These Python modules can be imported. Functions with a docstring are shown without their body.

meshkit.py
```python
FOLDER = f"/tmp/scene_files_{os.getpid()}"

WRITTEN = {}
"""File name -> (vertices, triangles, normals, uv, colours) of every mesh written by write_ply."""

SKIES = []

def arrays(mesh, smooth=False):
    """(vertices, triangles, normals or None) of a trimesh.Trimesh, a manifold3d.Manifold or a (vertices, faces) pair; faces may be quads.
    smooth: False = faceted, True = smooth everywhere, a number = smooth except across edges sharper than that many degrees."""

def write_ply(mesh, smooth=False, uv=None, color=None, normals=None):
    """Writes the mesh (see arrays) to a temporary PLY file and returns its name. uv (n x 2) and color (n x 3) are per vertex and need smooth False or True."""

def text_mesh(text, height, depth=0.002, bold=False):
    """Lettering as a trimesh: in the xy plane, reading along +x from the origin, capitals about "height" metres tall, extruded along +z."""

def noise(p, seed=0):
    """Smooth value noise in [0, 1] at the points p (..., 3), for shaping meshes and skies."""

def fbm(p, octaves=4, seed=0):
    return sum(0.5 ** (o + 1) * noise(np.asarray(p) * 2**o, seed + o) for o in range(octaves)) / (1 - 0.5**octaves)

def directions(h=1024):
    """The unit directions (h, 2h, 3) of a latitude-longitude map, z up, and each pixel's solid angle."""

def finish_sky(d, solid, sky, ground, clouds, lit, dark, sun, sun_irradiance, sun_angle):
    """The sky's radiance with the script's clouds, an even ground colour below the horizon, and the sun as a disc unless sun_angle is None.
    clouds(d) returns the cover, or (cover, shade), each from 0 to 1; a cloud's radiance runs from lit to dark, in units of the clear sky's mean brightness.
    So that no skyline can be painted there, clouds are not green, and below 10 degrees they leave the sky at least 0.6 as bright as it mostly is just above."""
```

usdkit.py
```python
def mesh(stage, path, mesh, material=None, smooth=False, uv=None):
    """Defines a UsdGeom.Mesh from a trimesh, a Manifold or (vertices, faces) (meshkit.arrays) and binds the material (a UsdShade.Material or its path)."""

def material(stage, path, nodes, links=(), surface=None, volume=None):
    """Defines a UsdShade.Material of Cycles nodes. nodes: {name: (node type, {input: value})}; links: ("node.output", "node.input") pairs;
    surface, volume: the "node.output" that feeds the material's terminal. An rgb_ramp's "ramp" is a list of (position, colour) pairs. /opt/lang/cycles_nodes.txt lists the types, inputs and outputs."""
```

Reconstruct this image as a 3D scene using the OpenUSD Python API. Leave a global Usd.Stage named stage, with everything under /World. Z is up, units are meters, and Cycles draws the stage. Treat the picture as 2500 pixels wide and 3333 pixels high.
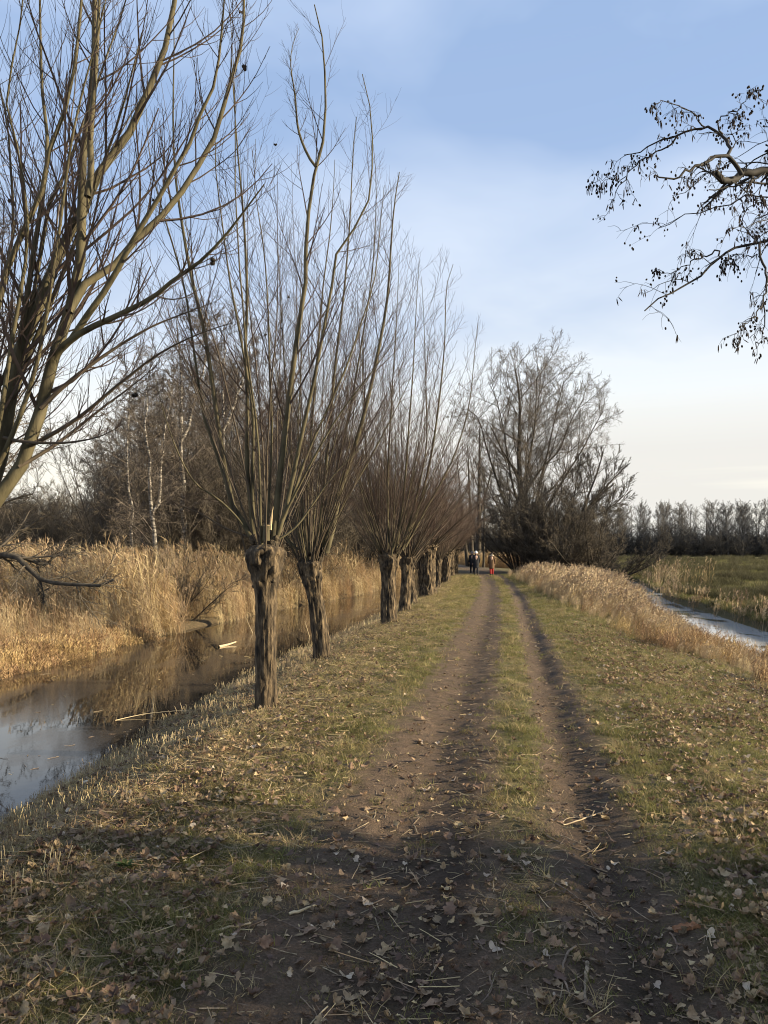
import math, numpy as np, trimesh, usdkit, meshkit
import manifold3d as m3
from pxr import Usd, UsdGeom, UsdLux, UsdShade, Gf, Sdf, Vt

stage = Usd.Stage.CreateInMemory()
UsdGeom.SetStageUpAxis(stage, UsdGeom.Tokens.z)
UsdGeom.SetStageMetersPerUnit(stage, 1.0)
UsdGeom.Xform.Define(stage, '/World')
UsdGeom.Scope.Define(stage, '/World/Looks')

# ------------------------------------------------------------------ camera, sky, sun
F, CX, CY, HOR, EYE = 2692.0, 1250.0, 1666.5, 1797.0, 1.70
PITCH = math.atan((HOR - CY) / F)
cam = UsdGeom.Camera.Define(stage, '/World/camera')
cam.CreateHorizontalApertureAttr(36.0)
cam.CreateFocalLengthAttr(36.0 * F / 2500.0)
cam.CreateClippingRangeAttr((0.05, 5000.0))
cam.AddTranslateOp().Set(Gf.Vec3d(0, 0, EYE))
cam.AddRotateXOp().Set(90 + math.degrees(PITCH))
cam.CreateExposureAttr(1.4)

SUN_EL, SUN_AZ = math.radians(17.0), math.radians(97.0)
SUN = np.array([math.cos(SUN_EL) * math.sin(SUN_AZ), math.cos(SUN_EL) * math.cos(SUN_AZ), math.sin(SUN_EL)])
dome = UsdLux.DomeLight.Define(stage, '/World/sky')
dome.GetPrim().SetCustomDataByKey('kind', 'structure')
SKY_STRENGTH = 0.05
skym = usdkit.material(stage, '/World/Looks/sky_light', {
    'sky': ('sky_texture', {'sky_type': 'single_scattering', 'sun_disc': False, 'sun_elevation': SUN_EL, 'sun_rotation': SUN_AZ,
                            'air_density': 1.0, 'aerosol_density': 0.6, 'ozone_density': 1.6}),
    'tc': ('texture_coordinate', {}),
    'sep': ('separate_xyz', {}),
    # a thin bright veil over the whole sky, whiter towards the horizon
    'pale': ('mix', {'fac': .80, 'color2': (3.0, 4.3, 6.75)}),
    'veil': ('rgb_ramp', {'ramp': [(0.0, (.92, .92, .92)), (.10, (.86, .86, .86)), (.20, (.56, .56, .56)), (.32, (.30, .30, .30)), (.45, (.10, .10, .10)), (.6, (.03, .03, .03)), (1.0, (.02, .02, .02))]}),
    'map': ('mapping', {'scale': (1.4, 1.4, 3.4), 'rotation': (0.10, 0.42, 0.0), 'location': (0.37, 1.1, 0.2)}),
    'n1': ('noise_texture', {'scale': 1.5, 'detail': 5.0, 'roughness': .45, 'distortion': .4}),
    'r1': ('rgb_ramp', {'ramp': [(0, (0, 0, 0)), (.40, (0, 0, 0)), (.64, (.62, .62, .62)), (1, (.7, .7, .7))]}),
    'map2': ('mapping', {'scale': (1.0, 1.0, 15.0), 'rotation': (0.02, 0.05, 0.0), 'location': (2.3, .4, 0.9)}),
    'n2': ('noise_texture', {'scale': 1.3, 'detail': 4.0, 'roughness': .5, 'distortion': .3}),
    'r2': ('rgb_ramp', {'ramp': [(0, (0, 0, 0)), (.42, (0, 0, 0)), (.60, (1, 1, 1)), (1, (1, 1, 1))]}),
    'low': ('rgb_ramp', {'ramp': [(0.0, (.7, .7, .7)), (.12, (.6, .6, .6)), (.19, (.0, .0, .0)), (1.0, (0, 0, 0))]}),
    'grey': ('math', {'math_type': 'multiply'}),
    'sum': ('math', {'math_type': 'add', 'use_clamp': True}),
    'white': ('rgb_ramp', {'ramp': [(0.0, (.83, .79, .66)), (.10, (.82, .795, .705)), (.2, (.69, .735, .77)), (.34, (.58, .655, .77)), (.55, (.50, .595, .765)), (1, (.5, .55, .68))]}),
    'wx': ('vector_math', {'math_type': 'multiply', 'vector2': (10.0, 10.0, 10.0)}),
    'ccol': ('mix', {'color2': (5.9, 5.85, 5.8)}),
    'mix': ('mix', {}),
    'bg': ('background_shader', {'strength': SKY_STRENGTH}),
}, [('tc.generated', 'sep.vector'), ('sep.z', 'veil.fac'), ('sep.z', 'white.fac'), ('tc.generated', 'map.vector'), ('map.vector', 'n1.vector'), ('n1.fac', 'r1.fac'),
    ('tc.generated', 'map2.vector'), ('map2.vector', 'n2.vector'), ('n2.fac', 'r2.fac'), ('sep.z', 'low.fac'), ('r2.color', 'grey.value1'), ('low.color', 'grey.value2'),
    ('veil.color', 'sum.value1'), ('r1.color', 'sum.value2'), ('white.color', 'wx.vector1'), ('wx.vector', 'ccol.color1'), ('grey.value', 'ccol.fac'), ('sky.color', 'pale.color1'),
    ('pale.color', 'mix.color1'), ('ccol.color', 'mix.color2'), ('sum.value', 'mix.fac'), ('mix.color', 'bg.color')], surface='bg.background')
UsdShade.MaterialBindingAPI.Apply(dome.GetPrim()).Bind(skym)
sun = UsdLux.DistantLight.Define(stage, '/World/sun')
sun.CreateNormalizeAttr(True)
sun.CreateIntensityAttr(1.25)
sun.CreateAngleAttr(0.6)
sun.CreateColorAttr(Gf.Vec3f(1.0, 0.84, 0.58))
sun.AddRotateZOp().Set(-math.degrees(SUN_AZ))
sun.AddRotateXOp().Set(math.degrees(-(math.pi / 2 - SUN_EL)))

# ------------------------------------------------------------------ helpers
_used = {}
def numbered(name, parent='/World'):
    k = (parent, name)
    i = _used.get(k, 0)
    _used[k] = i + 1
    return name if i == 0 else f'{name}_{i:03d}'

def tag(p, label=None, cat=None, group=None, kind=None):
    p = p.GetPrim() if hasattr(p, 'GetPrim') else p
    for k, v in (('label', label), ('category', cat), ('group', group), ('kind', kind)):
        if v:
            p.SetCustomDataByKey(k, v)
    return p

def thing(name, label, cat, loc=(0, 0, 0), rz=0.0, group=None, scale=None):
    x = UsdGeom.Xform.Define(stage, '/World/' + numbered(name))
    x.AddTranslateOp().Set(Gf.Vec3d(*map(float, loc)))
    x.AddRotateZOp().Set(math.degrees(rz))
    if scale is not None:
        x.AddScaleOp().Set(Gf.Vec3f(*([float(scale)] * 3 if np.ndim(scale) == 0 else map(float, scale))))
    return tag(x, label, cat, group)

def obj(name, mesh, mat, parent=None, smooth=True, label=None, kind=None):
    pp = '/World' if parent is None else str(parent.GetPath())
    m = usdkit.mesh(stage, pp + '/' + numbered(name, pp), mesh, M[mat], smooth=smooth)
    return tag(m, label, None, None, kind)

def copy_of(root, label, loc, rz=0.0, scale=1.0, group=None, tilt=None):
    cd = root.GetCustomData()
    base = root.GetName()
    if base[-4:-3] == '_' and base[-3:].isdigit():
        base = base[:-4]
    x = UsdGeom.Xform.Define(stage, '/World/' + numbered(base))
    x.GetPrim().GetReferences().AddInternalReference(root.GetPath())
    x.ClearXformOpOrder()
    ops = [x.MakeMatrixXform()]
    mt = Gf.Matrix4d(1).SetScale(Gf.Vec3d(*([scale] * 3 if np.ndim(scale) == 0 else scale)))
    if tilt is not None:
        mt = mt * Gf.Matrix4d(1).SetRotate(Gf.Rotation(Gf.Vec3d(1, 0, 0), math.degrees(tilt[0]))) * Gf.Matrix4d(1).SetRotate(Gf.Rotation(Gf.Vec3d(0, 1, 0), math.degrees(tilt[1])))
    mt = mt * Gf.Matrix4d(1).SetRotate(Gf.Rotation(Gf.Vec3d(0, 0, 1), math.degrees(rz)))
    mt.SetTranslateOnly(Gf.Vec3d(*map(float, loc)))
    ops[0].Set(mt)
    x.GetPrim().SetInstanceable(True)
    return tag(x, label or cd['label'], cd['category'], group or cd.get('group'))

def pt(px, py, depth):
    """The point seen at a pixel of the 2500 x 3333 photograph, at a distance depth ahead of the camera."""
    u, v = (px - CX) / F, -(py - CY) / F
    fy, fz = math.cos(PITCH) - v * math.sin(PITCH), math.sin(PITCH) + v * math.cos(PITCH)
    k = depth / fy
    return np.array([u * k, depth, EYE + fz * k])

def nrm(v):
    return v / np.maximum(np.linalg.norm(v, axis=-1, keepdims=True), 1e-9)

def sstep(a, b, x):
    t = np.clip((x - a) / (b - a), 0, 1)
    return t * t * (3 - 2 * t)

# ------------------------------------------------------------------ materials
M = {}
def mat(name, c1, c2, scale=8.0, stretch=(1, 1, 1), rough=.85, bump=0.0, detail=4.0, rand=0.0, transl=0.0, lo=.35, hi=.65, c3=None, spec=.3, bdist=.02, obj_space=False):
    nodes = {
        'g': ('texture_coordinate', {}) if obj_space else ('geometry', {}),
        'map': ('mapping', {'scale': stretch}),
        'n': ('noise_texture', {'scale': scale, 'detail': detail, 'roughness': .6}),
        'r': ('rgb_ramp', {'ramp': [(lo, c1), (hi, c2)] if c3 is None else [(lo, c1), ((lo + hi) / 2, c2), (hi, c3)]}),
        'p': ('principled_bsdf', {'roughness': rough, 'specular_ior_level': spec}),
    }
    links = [('g.object' if obj_space else 'g.position', 'map.vector'), ('map.vector', 'n.vector'), ('n.fac', 'r.fac')]
    col = 'r.color'
    if rand:
        nodes['oi'] = ('object_info', {})
        nodes['mr'] = ('map_range', {'to_min': 1 - rand, 'to_max': 1 + rand})
        nodes['hm'] = ('map_range', {'to_min': .5 - rand * .06, 'to_max': .5 + rand * .05})
        nodes['hs'] = ('hsv', {})
        links += [('oi.random', 'mr.value'), ('mr.result', 'hs.value'), ('oi.random', 'hm.value'), ('hm.result', 'hs.hue'), (col, 'hs.color')]
        col = 'hs.color'
    links.append((col, 'p.base_color'))
    if bump:
        nodes['b'] = ('bump', {'strength': bump, 'distance': bdist})
        links += [('n.fac', 'b.height'), ('b.normal', 'p.normal')]
    surf = 'p.BSDF'
    if transl:
        nodes['t'] = ('translucent_bsdf', {})
        nodes['mx'] = ('mix_closure', {'fac': transl})
        links += [(col, 't.color'), ('p.BSDF', 'mx.closure1'), ('t.BSDF', 'mx.closure2')]
        surf = 'mx.closure'
    M[name] = usdkit.material(stage, '/World/Looks/' + name, nodes, links, surface=surf)

mat('willow_bark', (.009, .007, .005), (.068, .050, .031), 15, (1, 1, .28), .95, 1.0, 8, c3=(.20, .146, .086), lo=.36, hi=.68, bdist=.05)
mat('burr_bark', (.012, .010, .007), (.06, .046, .03), 26, (1, 1, .6), .95, 1.0, 6, c3=(.13, .10, .062), lo=.36, hi=.68, bdist=.04)
mat('willow_shoot', (.026, .021, .012), (.078, .066, .035), 11, (1, 1, .35), .85, .6, 6, c3=(.098, .082, .047), lo=.3, hi=.72)
mat('willow_rod', (.042, .032, .022), (.082, .061, .04), 6, (1, 1, .5), .75, 0, 3)
mat('willow_twig', (.055, .037, .028), (.095, .066, .048), 3, rough=.75)
mat('red_twig', (.07, .044, .031), (.125, .081, .055), 3, rough=.75)
mat('gall', (.012, .010, .008), (.035, .028, .02), 60, rough=.95, bump=.6)
mat('cut_wood', (.42, .30, .16), (.55, .42, .26), 40, rough=.8)
mat('dark_bark', (.022, .019, .015), (.075, .062, .046), 10, (1, 1, .3), .95, .6, 5)
mat('grey_bark', (.06, .053, .042), (.17, .15, .12), 6, (1, 1, .3), .95, .5, 5)
mat('grey_twig', (.09, .074, .057), (.16, .13, .10), 2, rough=.85)
mat('shrub_twig', (.045, .037, .027), (.10, .081, .058), 1.2, rough=.85)
mat('birch_bark', (.05, .043, .036), (.32, .29, .25), 5, (1, 1, 3.2), .8, .3, 5, lo=.44, hi=.60)
mat('birch_twig', (.056, .045, .036), (.118, .096, .074), 1.5, rough=.8)
mat('alder_twig', (.010, .009, .008), (.034, .028, .022), 12, rough=.8)
mat('alder_cone', (.010, .008, .007), (.028, .02, .015), 90, rough=.9, bump=.7, bdist=.004)
mat('catkin', (.018, .012, .010), (.045, .03, .022), 90, rough=.9)
mat('far_bark', (.075, .068, .060), (.15, .135, .115), .6, rough=.95)
mat('far_under', (.03, .028, .025), (.065, .058, .05), .4, rough=.95)
mat('reed', (.34, .25, .138), (.54, .43, .265), 1.4, rough=.7, rand=.28, transl=.22)
mat('reed_dark', (.24, .155, .075), (.42, .29, .15), 1.4, rough=.75, rand=.3, transl=.2)
mat('plume', (.34, .25, .15), (.50, .39, .26), 9, rough=.9, rand=.2, transl=.3)
mat('grass_green', (.078, .078, .020), (.215, .195, .066), 2.2, rough=.65, rand=.32, transl=.3)
mat('meadow_green', (.07, .07, .022), (.19, .172, .06), 2.2, rough=.65, rand=.35, transl=.3)
mat('grass_dry', (.25, .19, .088), (.43, .335, .17), 2.5, rough=.75, rand=.3, transl=.25)
mat('straw', (.26, .195, .10), (.46, .36, .21), 3.0, rough=.65, rand=.3)
mat('rush', (.035, .034, .013), (.10, .088, .036), 2.2, rough=.7, rand=.3, transl=.2)
mat('leaf_tan', (.17, .112, .063), (.36, .255, .155), 22, rough=.75, rand=.33, transl=.18, spec=.35)
mat('leaf_brown', (.072, .043, .024), (.17, .11, .066), 22, rough=.7, rand=.4, transl=.12, spec=.45)
mat('leaf_pale', (.40, .31, .22), (.56, .47, .36), 25, rough=.7, rand=.18, transl=.25)
mat('stick', (.10, .075, .05), (.27, .205, .14), 30, (1, 1, 1), .8, .3, 4, rand=.3)
mat('stick_pale', (.34, .26, .15), (.52, .42, .27), 30, rough=.75, rand=.15)
mat('weed', (.035, .055, .014), (.07, .10, .028), 14, rough=.6, rand=.2, transl=.3)
mat('bark_chunk', (.16, .075, .035), (.27, .135, .07), 40, rough=.9, bump=.6)
mat('coat_navy', (.007, .008, .011), (.013, .014, .019), 30, rough=.8)
mat('coat_brown', (.085, .05, .026), (.125, .075, .04), 30, rough=.85)
mat('trouser_dark', (.010, .011, .016), (.018, .019, .027), 30, rough=.85)
mat('trouser_red', (.25, .014, .012), (.33, .02, .017), 30, rough=.8)
mat('fur', (.35, .31, .26), (.5, .46, .4), 60, rough=.95)
mat('hat_white', (.62, .61, .60), (.75, .74, .72), 50, rough=.9)
mat('hat_grey', (.16, .165, .18), (.22, .225, .24), 50, rough=.9)
mat('skin', (.42, .27, .2), (.5, .33, .25), 30, rough=.6)
mat('hair', (.02, .014, .01), (.04, .028, .02), 60, rough=.7)
mat('shoe', (.012, .011, .010), (.03, .028, .026), 40, rough=.6)

def ground_material(name, meadow=False):
    """Soil, grass and litter mixed by the surface's own cover (vertex primvars) and fine noise."""
    nodes = {
        'g': ('geometry', {}),
        'nb': ('noise_texture', {'scale': 1.1, 'detail': 5, 'roughness': .6}),
        'nm': ('noise_texture', {'scale': 9, 'detail': 6, 'roughness': .65}),
        'nf': ('noise_texture', {'scale': 70, 'detail': 4, 'roughness': .65}),
        'ad': ('attribute', {'attribute': 'dirt'}), 'ay': ('attribute', {'attribute': 'dry'}), 'am': ('attribute', {'attribute': 'mud'}),
        'soil': ('rgb_ramp', {'ramp': [(.28, (.038, .025, .016)), (.5, (.10, .068, .044)), (.72, (.19, .132, .088))]}),
        'grass': ('rgb_ramp', {'ramp': [(.3, (.032, .030, .010)), (.5, (.088, .082, .027)), (.7, (.17, .15, .058))]}),
        'dryc': ('rgb_ramp', {'ramp': [(.3, (.045, .031, .018)), (.5, (.15, .108, .058)), (.7, (.30, .225, .12))]}),
        'v': ('mix', {'mix_type': 'mix', 'fac': .55}),
        'd1': ('math', {'math_type': 'multiply_add', 'value2': 1.5, 'value3': -.75}),
        'd2': ('math', {'math_type': 'add'}), 'd3': ('math', {'math_type': 'add', 'use_clamp': True}),
        'y3': ('math', {'math_type': 'add', 'use_clamp': True}),
        'm1': ('mix', {}), 'm2': ('mix', {}), 'mud': ('mix', {'mix_type': 'multiply', 'color2': (.36, .34, .34)}),
        'p': ('principled_bsdf', {'roughness': .92, 'specular_ior_level': .25}),
        'bh': ('math', {'math_type': 'add'}),
        'b': ('bump', {'strength': .9, 'distance': .03}),
    }
    links = [('g.position', 'nb.vector'), ('g.position', 'nm.vector'), ('g.position', 'nf.vector'),
             ('nm.fac', 'v.color1'), ('nf.fac', 'v.color2'), ('v.color', 'soil.fac'), ('v.color', 'grass.fac'), ('v.color', 'dryc.fac'),
             ('nm.fac', 'd1.value1'),
             ('ay.fac', 'y3.value1'), ('d1.value', 'y3.value2'), ('grass.color', 'm1.color1'), ('dryc.color', 'm1.color2'), ('y3.value', 'm1.fac'),
             ('ad.fac', 'd3.value1'), ('d1.value', 'd3.value2'), ('m1.color', 'm2.color1'), ('soil.color', 'm2.color2'), ('d3.value', 'm2.fac'),
             ('am.fac', 'mud.fac'), ('m2.color', 'mud.color1'), ('mud.color', 'p.base_color'),
             ('nm.fac', 'bh.value1'), ('nf.fac', 'bh.value2'), ('bh.value', 'b.height'), ('b.normal', 'p.normal')]
    M[name] = usdkit.material(stage, '/World/Looks/' + name, nodes, links, surface='p.BSDF')
ground_material('earth')

def water_material(name, deep, film, cover, rough_film):
    """Still ditch water, partly skinned over with thin dull ice and silt."""
    nodes = {
        'g': ('geometry', {}), 'map': ('mapping', {'scale': (.55, .22, 1), 'rotation': (0, 0, -.25)}),
        'n': ('noise_texture', {'scale': 1.6, 'detail': 5, 'roughness': .55, 'distortion': .8}),
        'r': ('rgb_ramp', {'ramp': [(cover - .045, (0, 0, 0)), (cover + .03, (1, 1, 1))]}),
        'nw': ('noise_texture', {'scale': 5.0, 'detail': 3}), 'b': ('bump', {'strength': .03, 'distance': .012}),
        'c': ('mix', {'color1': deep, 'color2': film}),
        'ro': ('map_range', {'to_min': .02, 'to_max': rough_film}),
        'sp': ('map_range', {'to_min': .5, 'to_max': .32}),
        'p': ('principled_bsdf', {'ior': 1.33}),
    }
    links = [('g.position', 'map.vector'), ('map.vector', 'n.vector'), ('n.fac', 'r.fac'), ('g.position', 'nw.vector'), ('nw.fac', 'b.height'), ('b.normal', 'p.normal'),
             ('r.color', 'c.fac'), ('c.color', 'p.base_color'), ('r.color', 'ro.value'), ('ro.result', 'p.roughness'), ('r.color', 'sp.value'), ('sp.result', 'p.specular_ior_level')]
    M[name] = usdkit.material(stage, '/World/Looks/' + name, nodes, links, surface='p.BSDF')
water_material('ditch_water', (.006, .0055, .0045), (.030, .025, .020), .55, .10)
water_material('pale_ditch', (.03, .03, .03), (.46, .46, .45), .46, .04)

# ------------------------------------------------------------------ terrain
WATER = -0.60
def curve(pts):
    a = np.array(pts, float)
    return lambda y: np.interp(y, a[:, 0], a[:, 1])
def smooth_curve(pts):
    from scipy.interpolate import PchipInterpolator
    a = np.array(pts, float)
    f = PchipInterpolator(a[:, 0], a[:, 1])
    return lambda y: f(np.clip(y, a[0, 0], a[-1, 0]))
path_x = smooth_curve([(-40, -6.0), (0, 0.0), (5, .76), (9.9, 1.5), (20, 2.98), (28.2, 4.15), (45, 6.3), (56, 7.45), (70, 8.6), (90, 9.4), (130, 10.5), (200, 12), (2000, 60)])
left_near = smooth_curve([(-40, -7.0), (0, -3.9), (7.4, -3.22), (16.6, -2.45), (23.8, -1.1), (33, .25), (45, 1.9), (56, 3.2), (80, 4.6), (130, 5.5), (2000, 40)])
left_far = smooth_curve([(-40, -11), (0, -9.0), (15.4, -7.15), (23.8, -5.85), (29.9, -4.76), (50, -.2), (62, 2.0), (80, 3.3), (130, 4.6), (2000, 39)])
right_near = smooth_curve([(-40, -.5), (0, 5.3), (18, 7.95), (25, 8.8), (33, 10.15), (45, 12.6), (60, 15.5), (80, 19.5), (120, 27), (2000, 330)])
right_far = smooth_curve([(-40, 2.5), (0, 8.0), (18, 10.3), (23.9, 11.1), (31.75, 12.4), (39, 13.5), (45, 15.0), (60, 18.6), (80, 22.5), (120, 30), (2000, 333)])
def fbm2(x, y, s, seed, octaves=4):
    p = np.stack([x * s, y * s, np.zeros_like(x) + seed * 7.3], -1)
    return meshkit.fbm(p, octaves, seed)

def height(x, y):
    x, y = np.broadcast_arrays(np.asarray(x, float), np.asarray(y, float))
    c, l1, l2, r1, r2 = path_x(y), left_near(y), left_far(y), right_near(y), right_far(y)
    s = x - c
    z = np.zeros_like(x)
    # crown of the dike and its two ruts
    wob = .10 * (fbm2(x * 0, y, .5, 3) - .5)
    rut = .05 * np.exp(-((s + .60 + wob) / .27) ** 2) + .06 * np.exp(-((s - .50 + wob) / .19) ** 2)
    z -= rut * (1 - sstep(60, 80, y) * .5)
    # left bank
    top = c - 2.6
    t = np.clip((top - x) / np.maximum(top - l1, .3), 0, 1.6)
    z = np.where(x < top, -.62 * np.clip(t, 0, 1) ** 1.15 - .9 * np.clip(t - 1, 0, .6), z)
    mid = (l1 + l2) / 2
    far = -.47 - .6 * sstep(.35, -.5, l2 - x)
    z = np.where(x < mid, np.maximum(far, -1.3), z)
    # right slope to the ditch, then the wet meadow
    tr = c + 1.6
    t = np.clip((x - tr) / np.maximum(r1 - tr, .4), 0, 1.5)
    z = np.where(x > tr, -.57 * np.clip(t, 0, 1) ** 1.15 - .9 * np.clip(t - 1, 0, .5), z)
    midr = (r1 + r2) / 2
    br = np.exp(-((y - 45.3 - .05 * (x - 15)) / 1.2) ** 4) * (1 - sstep(17.0, 18.2, x))     # side ditch
    field = -.33 - .75 * np.maximum(sstep(.18, -.45, x - r2), br)
    z = np.where(x > midr, field, z)
    # unevenness
    near = 1 / (1 + (np.hypot(x, y) / 60) ** 2)
    z = z + .07 * (fbm2(x, y, .55, 1) - .5) + (.055 * (fbm2(x, y, 4.0, 2, 3) - .5) + .036 * (fbm2(x, y, 13.0, 5, 2) - .5)) * near * (1 + 1.0 * sstep(1.0, 1.7, np.abs(s + .1)))
    bog = (x > r2 + .3) * (.30 * np.clip(fbm2(x, y, .45, 8) - .5, -.08, 1) + .22 * (fbm2(x, y, 1.5, 9, 3) - .5)) * sstep(600, 60, y)
    return z + bog

def axis(segments):
    out = [segments[0][0]]
    for a, b, h0, h1 in segments:
        x = a
        while x < b - 1e-6:
            h = h0 + (h1 - h0) * (x - a) / (b - a)
            x = min(b, x + h)
            out.append(x)
    return np.array(out)
gx = axis([(-900, -60, 120, 6), (-60, -12, 4, .5), (-12, -4.2, .6, .2), (-4.2, 6.0, .055, .06), (6.0, 16, .16, .3), (16, 40, .35, 1.5), (40, 160, 1.5, 8), (160, 1500, 12, 160)])
gy = axis([(-40, -3, 5, .6), (-3, 2.6, .4, .07), (2.6, 9, .045, .055), (9, 22, .06, .16), (22, 60, .17, .5), (60, 130, .6, 2), (130, 500, 2.5, 20), (500, 3000, 30, 400)])
X, Y = np.meshgrid(gx, gy)
Z = height(X, Y)
def cover(X, Y):
    """(bare soil, dry straw, wet mud) shares of the ground's cover."""
    c = path_x(Y); s = X - c
    n1, n2, n3 = fbm2(X, Y, 1.3, 21), fbm2(X, Y, .35, 22), fbm2(X, Y, 3.5, 23, 3)
    spread = 1 + .35 * sstep(9, 3.5, Y)          # the track is trodden wide where the walker stands
    lw = np.exp(-((s + .62) / (.50 * spread + .05)) ** 4); rw = np.exp(-((s - .50) / (.33 * (1 + .5 * (spread - 1)))) ** 4)
    wide = np.exp(-((s + .33) / .85) ** 6) * sstep(9, 4.5, Y) * .85
    dirt = np.maximum.reduce([lw, rw, wide]) * 1.35 + 1.0 * (n1 - .5) * np.exp(-(s / 1.4) ** 4) + .9 * (n3 - .5) - .10
    dirt = dirt - (.30 + .3 * sstep(3, 7, Y)) * (.6 + 1.6 * (n3 - .3)) * np.exp(-((s - .04) / .15) ** 2)
    dirt = np.where(Y > 64, np.maximum(dirt, .75 * np.exp(-(s / 2.5) ** 4) * sstep(64, 68, Y)), dirt)
    l1, l2 = left_near(Y), left_far(Y)
    bank = sstep(-1.5, -3.1, s + .8 * (n2 - .5))
    dry = .34 + .62 * bank + 1.0 * (n2 - .5) + .5 * (n3 - .5)
    dry = np.where(X < (l1 + l2) / 2, .9, dry)
    r1, r2 = right_near(Y), right_far(Y)
    belt = sstep(-2.2, -.9, X - r1 + .8 * (n2 - .5))
    dry = np.where(s > 0, np.maximum(dry - .1, belt * .9), dry)
    dry = np.where(X > (r1 + r2) / 2, .2 + .9 * (n1 - .5) + 1.2 * (n2 - .5), dry)
    mud = np.exp(-((s + .02 + .12) / .07) ** 2) * 0
    mud = .6 * np.exp(-((s - .52) / .18) ** 2) * sstep(30, 8, Y) + .7 * np.exp(-((s + .30) / .10) ** 2) * sstep(9, 5, Y) + .35 * np.exp(-((s + .52) / .2) ** 2) * sstep(30, 8, Y)
    mud = mud * (.45 + 1.1 * n1)
    edge = np.exp(-((X - l1 - .05) / .18) ** 2) + np.exp(-((X - l2) / .4) ** 2) + np.exp(-((X - r2 - .12) / .22) ** 2) + np.exp(-((X - r1) / .3) ** 2)
    mud = np.clip(mud + .8 * edge, 0, 1)
    return np.clip(dirt, 0, 1), np.clip(dry, 0, 1), mud
DIRT, DRY, MUD = cover(X, Y)
ny_, nx_ = X.shape
idx = np.arange(ny_ * nx_).reshape(ny_, nx_)
quads = np.stack([idx[:-1, :-1], idx[:-1, 1:], idx[1:, 1:], idx[1:, :-1]], -1).reshape(-1, 4)
qx, qy = X.ravel()[quads].mean(1), Y.ravel()[quads].mean(1)
qs = qx - path_x(qy) + .18 * (fbm2(qx, qy, 1.6, 31) - .5)
is_path = (np.abs(qs) < .92) & (qy > -3) & (qy < 110)
mid_l, mid_r = (left_near(qy) + left_far(qy)) / 2, (right_near(qy) + right_far(qy)) / 2
is_meadow = (qx > mid_r) & ~is_path
is_bank = (qx < mid_l) & ~is_path
V = np.stack([X.ravel(), Y.ravel(), Z.ravel()], 1)
dzdx, dzdy = np.gradient(Z, axis=1) / np.gradient(gx)[None], np.gradient(Z, axis=0) / np.gradient(gy)[:, None]
NRM = nrm(np.stack([-dzdx.ravel(), -dzdy.ravel(), np.ones(V.shape[0])], 1))
def sheet(name, mask):
    q = quads[mask]
    u, inv = np.unique(q, return_inverse=True)
    f = inv.reshape(-1, 4)
    f = np.vstack([f[:, [0, 1, 2]], f[:, [0, 2, 3]]])
    m = usdkit.mesh(stage, '/World/' + numbered(name), (V[u], f), M['earth'])
    m.CreateNormalsAttr(Vt.Vec3fArray.FromNumpy(NRM[u].astype(np.float32)))
    m.SetNormalsInterpolation('vertex')
    api = UsdGeom.PrimvarsAPI(m)
    for k, a in (('dirt', DIRT), ('dry', DRY), ('mud', MUD)):
        api.CreatePrimvar(k, Sdf.ValueTypeNames.FloatArray, 'vertex').Set(Vt.FloatArray.FromNumpy(a.ravel()[u].astype(np.float32)))
    return m.GetPrim()
tag(sheet('path', is_path), 'brown twin-rut dirt track along the top of the dike', None, None, 'structure')
tag(sheet('ground', ~(is_path | is_meadow | is_bank)), 'grassy dike verges and banks either side of the dirt track', None, None, 'structure')
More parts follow.
